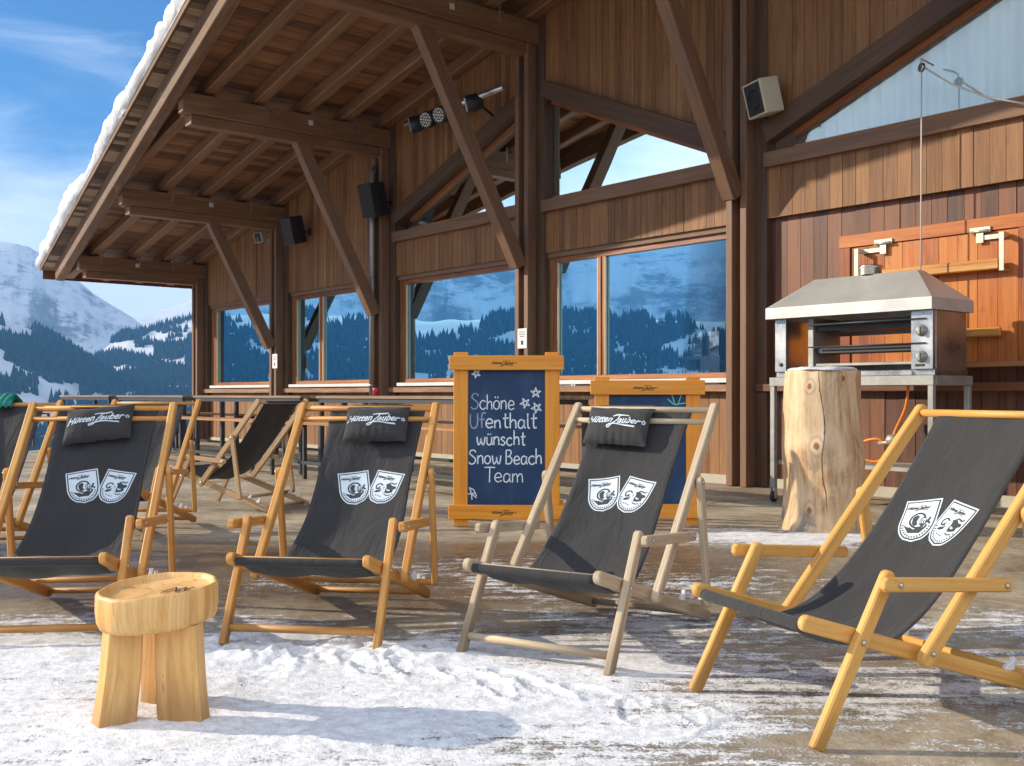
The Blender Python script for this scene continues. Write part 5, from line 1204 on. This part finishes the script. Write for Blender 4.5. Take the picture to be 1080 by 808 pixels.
# gas hose with regulator beneath the oven
hs_ = on_fac('gas_hose', 'orange gas hose hanging in a loop below the pizza oven', 'hose', sC, 0, 0)
pts = []
for px, py, nn in ((958, 407, 1.2), (955, 430, 1.2), (944, 455, 1.2), (939, 470, 1.25), (925, 463, 1.3), (908, 468, 1.3), (908, 482, 1.32), (925, 487, 1.3), (936, 478, 1.28)):
    s_, z_ = fac_pick(px, py, nn); pts.append((s_ - sC, nn, z_))
m = MB(); m.tube(smooth_line(pts, 8), .013, 10); m.build('hose', 'hose', hs_)
s_, z_ = fac_pick(942, 464, 1.3)
m = MB(); m.lathe([(.02, -.05), (.05, -.04), (.07, 0), (.05, .04), (.02, .05)], (s_ - sC, 1.3, z_), 18); m.tube([(s_ - sC - .06, 1.3, z_ - .01), (s_ - sC + .13, 1.32, z_ - .035)], .018, 10); m.lathe([(.03, 0), (.03, .03), (.0, .035)], (s_ - sC - .02, 1.33, z_ - .14), 12); m.build('regulator', 'gas_metal', hs_)
# gas bottle behind, in the shade below the table
s_, z_ = fac_pick(995, 430, 0.8)
gb = on_fac('gas_bottle', 'grey gas bottle standing in the shade under the table behind the right chair', 'gas bottle', s_, 0.78, 0)
m = MB(); m.lathe([(.13, 0), (.15, .02), (.155, .08), (.155, .50), (.13, .60), (.06, .66), (.035, .68), (.0, .68)], (0, 0, 0), 28); m.build('tank', 'dark_metal', gb)
m = MB(); m.lathe([(.02, .67), (.02, .73), (.035, .735), (.035, .765), (0, .77)], (0, 0, 0), 14); m.build('valve', 'gas_metal', gb)

# ================================================================ high tables and benches along the facade
def high_table(s0, s1, y0, y1, label):
    t = on_fac('high_table', label, 'table', (s0 + s1) / 2, (y0 + y1) / 2, 0, 0, 'high tables along the facade'); L = (s1 - s0) / 2; Wd = (y1 - y0) / 2
    m = MB(); nb = 5
    for i in range(nb): m.bar((-L, -Wd + (i + .5) * 2 * Wd / nb, 1.015), (L, -Wd + (i + .5) * 2 * Wd / nb, 1.015), 2 * Wd / nb - .006, .035)
    m.build('tabletop', 'table_top', t)
    m = MB()
    for y in (-Wd + .04, Wd - .04): m.box((-L + .05, y - .02, .945), (L - .05, y + .02, .996), 0, .002)
    m.build('frame', 'dark_metal', t)
    for x in (-L + .06, L - .06):
        for y in (-Wd + .05, Wd - .05): m = MB(); m.box((x - .03, y - .03, 0), (x + .03, y + .03, .944), 2, .003); m.build('leg', 'dark_metal', t)
def high_bench(s0, s1, yc, label):
    t = on_fac('high_bench', label, 'bench', (s0 + s1) / 2, yc, 0, 0, 'high benches beside the tables'); L = (s1 - s0) / 2
    m = MB()
    for i in range(3): m.bar((-L, -.12 + i * .12, .705), (L, -.12 + i * .12, .705), .112, .032)
    m.build('seat', 'bench', t)
    for x in (-L + .08, L - .08):
        m = MB(); 
        for y in (-.14, .14): m.box((x - .022, y - .022, 0), (x + .022, y + .022, .65), 2, .002)
        m.box((x - .022, -.165, .651), (x + .022, .165, .688), 1, .002); m.build('leg_frame', 'dark_metal', t)
    m = MB(); m.box((-L + .1, -.012, .20), (L - .1, .012, .24), 0, .002); m.build('stretcher', 'dark_metal', t)
for i, (s0, s1) in enumerate(((0.05, 4.35), (4.75, 8.2), (8.6, 11.6), (12.0, 14.9))):
    wh = ('nearest, ending behind the chalkboards', 'second from the chalkboards, with a red candle glass', 'third from the chalkboards, behind the sideways deck chair', 'farthest, at the dark corner post')[i]
    high_table(s0, s1, 2.45, 3.20, 'high wooden table on steel legs, ' + wh)
    for yc, wn in ((3.62, 'on the terrace side'), (2.02, 'on the wall side')):
        high_bench(s0 + .15, s1 - .15, yc, 'high wooden bench %s of the %s table along the facade' % (wn, ('nearest', 'second', 'third', 'farthest')[i]))
s_, z_ = fac_pick(397, 424, 2.8)
cn = on_fac('candle_glass', 'small red candle glass on a high table, seen above the cushion of a deck chair', 'candle', s_, 2.8, 1.034)
m = MB(); m.lathe([(.03, 0), (.045, .01), (.05, .08), (.042, .10), (.038, .10), (.036, .02), (0, .02)], (0, 0, 0), 20); m.build('glass', 'red', cn)
m = MB(); m.lathe([(.034, .021), (.034, .06), (.0, .062)], (0, 0, 0), 16); m.build('wax', 'paper', cn)
# ================================================================ the terrace
def ground_mat():
    m, t, out = new_mat('terrace_concrete_with_snow')
    co = t.new('ShaderNodeTexCoord').outputs['Object']
    sn = t.new('ShaderNodeAttribute', {'attribute_name': 'snow'}).outputs['Fac']
    wet = t.new('ShaderNodeAttribute', {'attribute_name': 'wet'}).outputs['Fac']
    f1 = t.noise(co, 1.3, 8, 0.7, 0.6); f2 = t.noise(co, 14, 6, 0.7); f3 = t.noise(co, 110, 3, 0.6)
    col = t.ramp(t.math('ADD', t.math('MULTIPLY', f1, 0.7), t.math('MULTIPLY', f2, 0.3)), [(0.36, (0.150, 0.108, 0.064)), (0.5, (0.345, 0.275, 0.190)), (0.63, (0.53, 0.46, 0.34))])
    rust = t.step(t.noise(co, 2.6, 7, 0.75, 1.2), 0.56, 0.70)
    col = t.mix(t.math('MULTIPLY', rust, 0.6), col, (0.20, 0.110, 0.040))
    dark = t.mix(1.0, col, (0.46, 0.40, 0.33), 'MULTIPLY')
    wf = t.step(t.math('ADD', wet, t.math('MULTIPLY', t.math('SUBTRACT', f1, 0.5), 1.6)), 0.35, 0.75)
    col = t.mix(wf, col, dark)
    # snow: thick where the mesh says so, dusted and scraped elsewhere
    rot = t.n.new('ShaderNodeMapping'); t.l.new(co, rot.inputs[0]); rot.inputs['Rotation'].default_value = (0, 0, R(33)); rot.inputs['Scale'].default_value = (1.2, 9, 1)
    st = t.noise(rot.outputs[0], 1.6, 7, 0.72, 0.4)
    k = t.math('ADD', sn, t.math('MULTIPLY', t.math('SUBTRACT', st, 0.5), 1.25)); k = t.math('ADD', k, t.math('MULTIPLY', t.math('SUBTRACT', f2, 0.5), 0.85))
    k = t.math('ADD', k, t.math('MULTIPLY', t.math('SUBTRACT', f3, 0.5), 0.75))
    sf = t.step(k, 0.42, 0.62)
    f4 = t.noise(co, 30, 5, 0.7)
    scol = t.mix(t.step(f4, 0.35, 0.65), (0.66, 0.66, 0.67), (0.86, 0.86, 0.87))
    scol = t.mix(t.math('MULTIPLY', t.step(t.noise(co, 5, 6, 0.75), 0.5, 0.75), 0.35), scol, (0.42, 0.37, 0.30))
    full = t.mix(sf, col, scol)
    rg = t.math('SUBTRACT', 0.85, t.math('MULTIPLY', t.math('MULTIPLY', wf, t.math('SUBTRACT', 1, sf)), 0.62))
    h = t.math('ADD', t.math('MULTIPLY', sf, 0.8), t.math('ADD', t.math('MULTIPLY', f2, 0.4), t.math('MULTIPLY', f4, 0.5)))
    bsdf(t, out, full, rg, normal=t.bump(h, 0.7, 0.016, t.bump(f3, 0.5, 0.005))); return m
GM = ground_mat()
def snow_amount(x, y):
    a = 0.83 * sstep(5.15 - y + 0.5 * (fbm(x * 1.1, y * 1.1, 31, 4) - .5), 0.0, 0.9) * sstep(1.15 - x - 0.25 * (y - 3.4), -0.75, 1.0)
    low = 0.50 * sstep(5.6 - y, 0.0, 0.8)                                   # thin scraped cover on the right
    wallp = 0.75 * np.exp(-(((x - 2.0) / 1.15) ** 2 + ((y - 7.6) / 0.75) ** 2)) # patch round the log
    mid = 0.46 * np.exp(-(((x - 0.4) / 2.6) ** 2 + ((y - 6.0) / 1.1) ** 2))
    gap = 0.16 * np.exp(-(((x + 0.85) / 1.3) ** 2 + ((y - 3.02) / 0.16) ** 2)) + 0.35 * np.exp(-(((x - 0.55) / 0.5) ** 2 + ((y - 3.1) / 0.2) ** 2))
    return np.clip(np.maximum(np.maximum(a * 1.02, low), np.maximum(wallp, mid)) - gap + 0.55 * (fbm(x * 1.9, y * 1.9, 40, 5) - .5), 0, 1.1)
def build_terrace():
    ys = [2.3]
    while ys[-1] < 9.2: ys.append(ys[-1] + 0.0032 * ys[-1] ** 1.15)
    ys = np.array(ys); us = np.linspace(-0.62, 0.62, 560)
    YY, UU = np.meshgrid(ys, us, indexing='ij'); XX = UU * (YY + 1.2)
    sa = snow_amount(XX, YY)
    c, s_ = math.cos(R(33)), math.sin(R(33)); xr = XX * c + YY * s_; yr = -XX * s_ + YY * c
    lump = fbm(XX * 5, YY * 5, 50, 6, 0.58) - .5; fine = fbm(XX * 30, YY * 30, 60, 3, 0.6) - .5; groove = fbm(xr * 1.5, yr * 13, 70, 5, 0.6) - .5
    thick = sstep(sa, 0.5, 0.92)
    clump = sstep(fbm(XX * 3.1, YY * 3.1, 80, 4), 0.56, 0.72) * np.exp(-(((XX + 0.95) / 0.75) ** 2 + ((YY - 4.25) / 0.5) ** 2))
    Z = 0.004 + thick * (0.012 + lump * 0.013 + fine * 0.007 + groove * 0.022) + clump * (0.014 + fine * 0.025 + lump * 0.03) + 0.004 * (fbm(XX * 2, YY * 2, 90, 4) - .5)
    foot = np.zeros_like(Z)
    for i in range(26):
        fx = -1.9 + 3.1 * ((i * 0.618) % 1); fy = 3.0 + 1.7 * ((i * 0.377 + 0.13) % 1); an = 0.9 * math.sin(i * 2.3); ca, sa_ = math.cos(an), math.sin(an)
        ex = (XX - fx) * ca + (YY - fy) * sa_; ey = -(XX - fx) * sa_ + (YY - fy) * ca; q = np.sqrt((ex / (.045 + .008 * np.sign(ey))) ** 2 + (ey / .135) ** 2)
        foot += 0.75 * sstep(1.12 - q, 0, 0.25) * (0.8 + 0.35 * np.sin(ey * 210)) - 0.45 * np.exp(-((q - 1.22) / .12) ** 2)
    for fx, fy in ((-0.93, 4.05), (-0.78, 4.2), (-1.05, 4.3), (-0.85, 4.45), (-0.6, 4.35), (-0.9, 3.9)): foot += np.exp(-(((XX - fx) / .055) ** 2 + ((YY - fy) / .09) ** 2))
    Z -= 0.017 * np.clip(foot, -1, 1) * thick
    Z = np.maximum(Z, 0.001)
    ed = np.minimum(sstep(0.62 - np.abs(UU), 0, 0.05), sstep(9.2 - YY, 0, 0.6)); Z = 0.002 + (Z - 0.002) * ed
    wet = np.clip(np.exp(-((YY - 6.3) / 1.25) ** 2) * 1.0 + 0.12, 0, 1) * (0.4 + 0.6 * sstep(1.6 - XX, -1.0, 1.2))
    ny, nx = XX.shape; V = np.stack([XX, YY, Z], -1).reshape(-1, 3); idx = np.arange(ny * nx).reshape(ny, nx)
    F = np.stack([idx[:-1, :-1], idx[:-1, 1:], idx[1:, 1:], idx[1:, :-1]], -1).reshape(-1, 4)
    o = mesh_np('snowy_ground', V, F, GM, True, {'snow': sa * np.minimum(ed + 0.0, 1), 'wet': wet}); o['kind'] = 'structure'
    # the wider terrace slab
    xs = np.concatenate([np.linspace(-9, 14, 60)]); ysl = np.linspace(-8, 31, 90); X2, Y2 = np.meshgrid(xs, ysl)
    V = np.stack([X2, Y2, np.full_like(X2, -0.004)], -1).reshape(-1, 3); idx = np.arange(X2.size).reshape(X2.shape)
    F = np.stack([idx[:-1, :-1], idx[:-1, 1:], idx[1:, 1:], idx[1:, :-1]], -1).reshape(-1, 4)
    w2 = np.clip(np.exp(-((Y2 - 6.8) / 1.6) ** 2), 0, 1); s2 = 0.10 + 0.25 * (fbm(X2 * .5, Y2 * .5, 5, 3) - .5)
    o = mesh_np('terrace', V, F, GM, True, {'snow': s2.ravel(), 'wet': w2.ravel()}); o['kind'] = 'structure'
    m = MB(); m.box((-9, -8, -3.0), (14, 31, -0.03), 0, 0.0); q = m.build('terrace_base', 'plinth'); q['kind'] = 'structure'
build_terrace()

# ================================================================ mountains
def th_of(px): return math.degrees(math.atan((px - 540) / 1110))
def el(px, y): return math.degrees(math.atan((HY - y) / 1110 * math.cos(math.radians(th_of(px)))))
PA = [(-180, 3), (-130, 4), (-112, 4.2), (-100, 4.3), (-90, 3.9), (-82, 4.3), (-75, 4.1), (-66, 4.4), (-60, 3.9), (-52, 4.6), (-42, 5.4), (-33, 5.0)] + [(th_of(p), el(p, y)) for p, y in ((0, 333), (30, 345), (60, 360), (90, 380), (110, 393), (130, 404), (150, 414), (180, 426))] + [(-12, -3), (0, -4), (180, -4)]
PB = [(-180, -4), (-40, -4), (-30, -2)] + [(th_of(p), el(p, y)) for p, y in ((0, 420), (30, 416), (60, 405), (80, 393), (95, 382), (110, 368), (122, 357), (135, 351), (155, 349), (180, 341), (217, 331))] + [(-14, 4.6), (-8, 5), (10, 5), (60, 4), (180, -4)]
PC = [(-180, 3), (-140, 5), (-112, 7.4), (-98, 8.8), (-88, 8.0), (-80, 8.9), (-70, 7.6), (-62, 8.4), (-52, 9.2), (-40, 9.4), (-32, 8.4)] + [(th_of(p), el(p, y)) for p, y in ((0, 253), (18, 256), (34, 262), (45, 270), (60, 285), (85, 297), (110, 315), (140, 336), (170, 356), (200, 372))] + [(-12, .5), (0, 0), (180, 0)]
PD = [(-180, 1), (-60, 3), (-30, 3.2)] + [(th_of(p), el(p, y)) for p, y in ((60, 350), (110, 338), (130, 333), (160, 328), (190, 320), (217, 310))] + [(-12, 5.8), (0, 6), (60, 4), (180, 1)]
LAY = [(PA, 2200, 1350, 1.15), (PB, 2700, 1600, 1.1), (PC, 3900, 800, 1.0), (PD, 4900, 1300, 1.2)]
def terrain(th, r):
    """height at azimuth th (deg, negative left) and distance r"""
    x = r * np.sin(np.radians(th)); y = r * np.cos(np.radians(th))
    valley = -3.2 - 257 * sstep(r, 30, 1000) ** 0.8
    z = valley.copy()
    for i, (P, rc, w, pw) in enumerate(LAY):
        a = np.array(P); e = np.interp(th, a[:, 0], a[:, 1]); zc = 1.05 + np.tan(np.radians(e)) * rc
        wob = (fbm(x / 700, y / 700, 200 + i, 4) - .5)
        t = np.clip((r - rc + w) / w, 0, 1) ** pw; bk = np.clip((r - rc) / (w * 0.9), 0, 1)
        bump_ = np.where(r <= rc, t, 1 - bk ** 1.3)
        amp = (60, 60, 240, 120)[i]; sc = (420, 380, 640, 900)[i]
        ns = fbm(x / sc, y / sc, 300 + 7 * i, 6) - .5
        if i >= 2: ns = 0.5 - np.abs(fbm(x / sc, y / sc, 300 + 7 * i, 6, 0.55) - .5) * 3
        damp = np.clip(1 - bump_, 0, 1) ** 0.6 * np.clip(bump_ * 4, 0, 1) + 0.07
        z = np.maximum(z, valley + (zc - valley) * bump_ + amp * ns * damp)
    # a wooded bank close behind the restaurant
    bank = sstep(np.abs(th - 42), 48, 38) * sstep(r, 24, 90) * 34
    return np.maximum(z, np.where(bank > 0.01, -3.2 + bank, -1e4)), x, y
def hill_mat():
    m, t, out = new_mat('mountain_snow_and_rock')
    geo = t.n.new('ShaderNodeNewGeometry'); co = geo.outputs['Position']
    sp = t.n.new('ShaderNodeSeparateXYZ'); t.l.new(geo.outputs['Normal'], sp.inputs[0])
    n1 = t.noise(co, 0.004, 8, 0.7); n2 = t.noise(t.vmul(co, (1, 1, 2.5)), 0.014, 9, 0.78)
    rock = t.math('MULTIPLY', t.step(t.math('ADD', sp.outputs[2], t.math('MULTIPLY', t.math('SUBTRACT', n2, 0.5), 0.9)), 0.80, 0.62), t.step(n1, 0.40, 0.55))
    col = t.mix(t.math('MULTIPLY', rock, 0.8), t.mix(n1, (0.78, 0.79, 0.81), (0.88, 0.88, 0.89)), (0.10, 0.09, 0.085))
    bsdf(t, out, col, 0.85, normal=t.bump(n2, 0.9, 14)); return m
def build_hills():
    ths = np.concatenate([np.arange(-180, -110, 1.5), np.arange(-110, -30, 0.16), np.arange(-30, -12, 0.06), np.arange(-12, 180.1, 2.0)])
    rs = np.concatenate([[8, 16, 24, 30, 36], np.geomspace(42, 6000, 330)])
    TH, RR = np.meshgrid(ths, rs, indexing='ij'); Z, X, Y = terrain(TH, RR)
    Z = np.where(RR < 40, np.minimum(Z, -3.2), Z)
    V = np.stack([X, Y, Z], -1).reshape(-1, 3); idx = np.arange(TH.size).reshape(TH.shape)
    F = np.stack([idx[:-1, :-1], idx[:-1, 1:], idx[1:, 1:], idx[1:, :-1]], -1).reshape(-1, 4)[:, ::-1]
    o = mesh_np('mountains', V, F, hill_mat(), True); o['kind'] = 'structure'
build_hills()
def tree_mat():
    m, t, out = new_mat('conifer_with_snow')
    co = t.new('ShaderNodeNewGeometry').outputs['Position']; rnd = t.new('ShaderNodeNewGeometry').outputs['Random Per Island']
    f = t.noise(co, 0.35, 3, 0.7)
    col = t.mix(rnd, (0.009, 0.018, 0.016), (0.030, 0.045, 0.036))
    col = t.mix(t.math('MULTIPLY', t.step(f, 0.58, 0.72), 0.30), col, (0.62, 0.64, 0.68))
    bsdf(t, out, col, 0.9, spec=0.1); return m
TM = tree_mat()
def near_tree_mat():
    m, t, out = new_mat('frosted_conifer')
    co = t.new('ShaderNodeNewGeometry').outputs['Position']
    f = t.noise(co, 2.2, 5, 0.75)
    col = t.ramp(f, [(0.38, (0.06, 0.075, 0.035)), (0.48, (0.26, 0.26, 0.15)), (0.54, (0.80, 0.80, 0.80))])
    bsdf(t, out, col, 0.9, spec=0.1); return m
NTM = near_tree_mat()
def cone_mesh(name, X, Y, Z, H_, RAD, seg=6, tiers=2):
    n = len(X); rings = []
    rnd = RNG.uniform(0, 6.28, n); prof = [(1.0, 0.06), (0.42, 0.50), (0.62, 0.44), (0.0, 1.0)] if tiers == 2 else [(1.0, 0.05), (0.0, 1.0)]
    prof = prof if tiers != 2 else [(1.0, 0.05), (0.50, 0.52), (0.0, 1.0)]
    V = []
    for pr, ph in prof[:-1]:
        for k in range(seg):
            a = rnd + 2 * math.pi * k / seg; q = RAD * pr * (1 + 0.35 * np.sin(rnd * 7 + k * 2.4 + ph * 9))
            V.append(np.stack([X + q * np.cos(a), Y + q * np.sin(a), Z + H_ * ph + RAD * .25 * np.sin(rnd * 3 + k * 4)], -1))
    V.append(np.stack([X, Y, Z + H_], -1)); nv = len(V); V = np.stack(V, 1).reshape(-1, 3); F = []; base = np.arange(n) * nv
    nr = len(prof) - 1
    for r in range(nr):
        for k in range(seg):
            j = (k + 1) % seg
            if r < nr - 1:
                F.append(np.stack([base + r * seg + k, base + r * seg + j, base + (r + 1) * seg + k], -1)); F.append(np.stack([base + r * seg + j, base + (r + 1) * seg + j, base + (r + 1) * seg + k], -1))
            else: F.append(np.stack([base + r * seg + k, base + r * seg + j, base + nv - 1], -1))
    o = mesh_np(name, V, np.concatenate(F), NTM if tiers == 2 else TM, False); o['kind'] = 'stuff'; return o
def build_forest():
    TX = []
    for t0, t1, n, r0, r1 in ((-29, -13, 62000, 800, 2720), (-98, -48, 60000, 800, 2250), (-48, -29, 9000, 900, 2250)):
        th = RNG.uniform(t0, t1, n); r = np.sqrt(RNG.uniform(r0 ** 2, r1 ** 2, n)); z, x, y = terrain(th, r)
        e = np.degrees(np.arctan2(z - CAMH, r))
        dens = fbm(x / 330, y / 330, 500, 5); streak = fbm(th / 2.6, e * 2.6 + th * 0.30, 520, 4)
        fields = fbm(th / 1.5 - e * .5, e * 2.4 + th * 0.1, 520, 4)
        keep = (dens > 0.30) & np.where(th > th_of(95), fields < 0.575, fields < 0.68)
        # clearing near the crest of the left hill, white fields on the valley floor and near the far crests
        keep &= ~((th < th_of(42)) & (th > -29) & (e > 2.6) & (e < 3.95) & (r < 2300) & (fbm(x / 60, y / 60, 77, 3) < 0.63))
        keep &= ~((th > th_of(40)) & (th < th_of(85)) & (e < 0.55) & (e > -0.4) & (dens < 0.62) & (r > 1500))
        keep &= ~((th < -45) & (fbm(th / 2.2, e * 1.3 + th * .15, 91, 4) > 0.60 - 0.14 * sstep(e, 2.4, 4.0)))
        keep &= RNG.uniform(0, 1, n) < np.where((r > 2300) & (e > 3.1), 0.45, 1.0)
        TX.append(np.stack([x, y, z, r], -1)[keep])
    T = np.concatenate(TX); n = len(T); h = (9 + 19 * RNG.uniform(0, 1, n) ** 1.3) * np.where(T[:, 3] > 2400, 0.85, 1.0)
    cone_mesh('far_forest', T[:, 0], T[:, 1], T[:, 2] - 1.5, h, h * RNG.uniform(0.15, 0.23, n), 5, 1)
    # snowy wood on the bank behind the restaurant
    n = 150; th = RNG.uniform(0, 78, n); r = RNG.uniform(34, 95, n); z, x, y = terrain(th, r)
    d = (x - FO[0]) * FN[0] + (y - FO[1]) * FN[1]; k = d < -14
    h = RNG.uniform(4, 10, n); cone_mesh('snowy_wood', x[k], y[k], z[k] - .5, h[k], h[k] * RNG.uniform(.18, .28, k.sum()), 9, 2)
build_forest()

# ================================================================ sky and air
w = bpy.data.worlds.new('World'); scene.world = w; w.use_nodes = True; w.node_tree.nodes.clear(); t = NT(w.node_tree)
sky = t.new('ShaderNodeTexSky', {'sky_type': 'NISHITA'}); sky.sun_disc = False; sky.sun_elevation = SUN_EL
sky.sun_rotation = math.atan2(SUN_DIR.x, SUN_DIR.y); sky.altitude = 1900; sky.air_density = 1.0; sky.dust_density = 0.4; sky.ozone_density = 3.0
gen = t.n.new('ShaderNodeTexCoord').outputs['Generated']
sp = t.n.new('ShaderNodeSeparateXYZ'); t.l.new(gen, sp.inputs[0])
n1 = t.noise(t.vmul(gen, (3.2, 3.2, 9.0)), 1.0, 7, 0.58, 0.4); n2 = t.noise(t.vmul(gen, (5, 1.5, 22)), 1.0, 5, 0.55, 0.8)
band = t.math('MULTIPLY', t.step(sp.outputs[2], 0.30, 0.13), 1.0)
behind = t.math('MULTIPLY', t.step(sp.outputs[1], 0.45, -0.35), t.step(sp.outputs[2], -0.05, 0.12))  # added unseen cloud cover behind the camera: bluish fill light for the shadows
low = t.step(sp.outputs[2], 0.17, 0.03)
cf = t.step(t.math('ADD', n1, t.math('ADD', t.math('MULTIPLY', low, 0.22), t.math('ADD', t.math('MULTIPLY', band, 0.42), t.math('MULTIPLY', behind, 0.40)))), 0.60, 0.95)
veil = t.math('MULTIPLY', t.step(n2, 0.48, 0.80), 0.28)
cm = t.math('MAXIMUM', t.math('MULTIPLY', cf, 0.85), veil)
skyc = t.mix(1.0, sky.outputs[0], (0.27, 0.42, 0.54), 'MULTIPLY')
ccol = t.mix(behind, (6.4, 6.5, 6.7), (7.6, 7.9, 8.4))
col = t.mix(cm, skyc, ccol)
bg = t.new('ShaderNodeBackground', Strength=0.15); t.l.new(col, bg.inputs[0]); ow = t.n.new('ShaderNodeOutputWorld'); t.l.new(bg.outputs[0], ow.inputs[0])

HAZE = 0.00016
if HAZE:
    hz = bpy.data.meshes.new('haze'); zb, zt_ = -330.0, 900.0; q = 6300.0
    hz.from_pydata([(x, y, z) for z in (zb, zt_) for x, y in ((-q, -q), (q, -q), (q, q), (-q, q))], [], [(3, 2, 1, 0), (4, 5, 6, 7), (0, 1, 5, 4), (1, 2, 6, 5), (2, 3, 7, 6), (3, 0, 4, 7)])
    m, tt, out = new_mat('air'); pv = tt.n.new('ShaderNodeVolumePrincipled'); pv.inputs['Density'].default_value = HAZE; pv.inputs['Color'].default_value = (0.17, 0.50, 1.0, 1); pv.inputs['Anisotropy'].default_value = 0.1
    tt.l.new(pv.outputs[0], out.inputs['Volume']); hz.materials.append(m)
    ho = bpy.data.objects.new('haze', hz); COL.objects.link(ho); ho['kind'] = 'stuff'
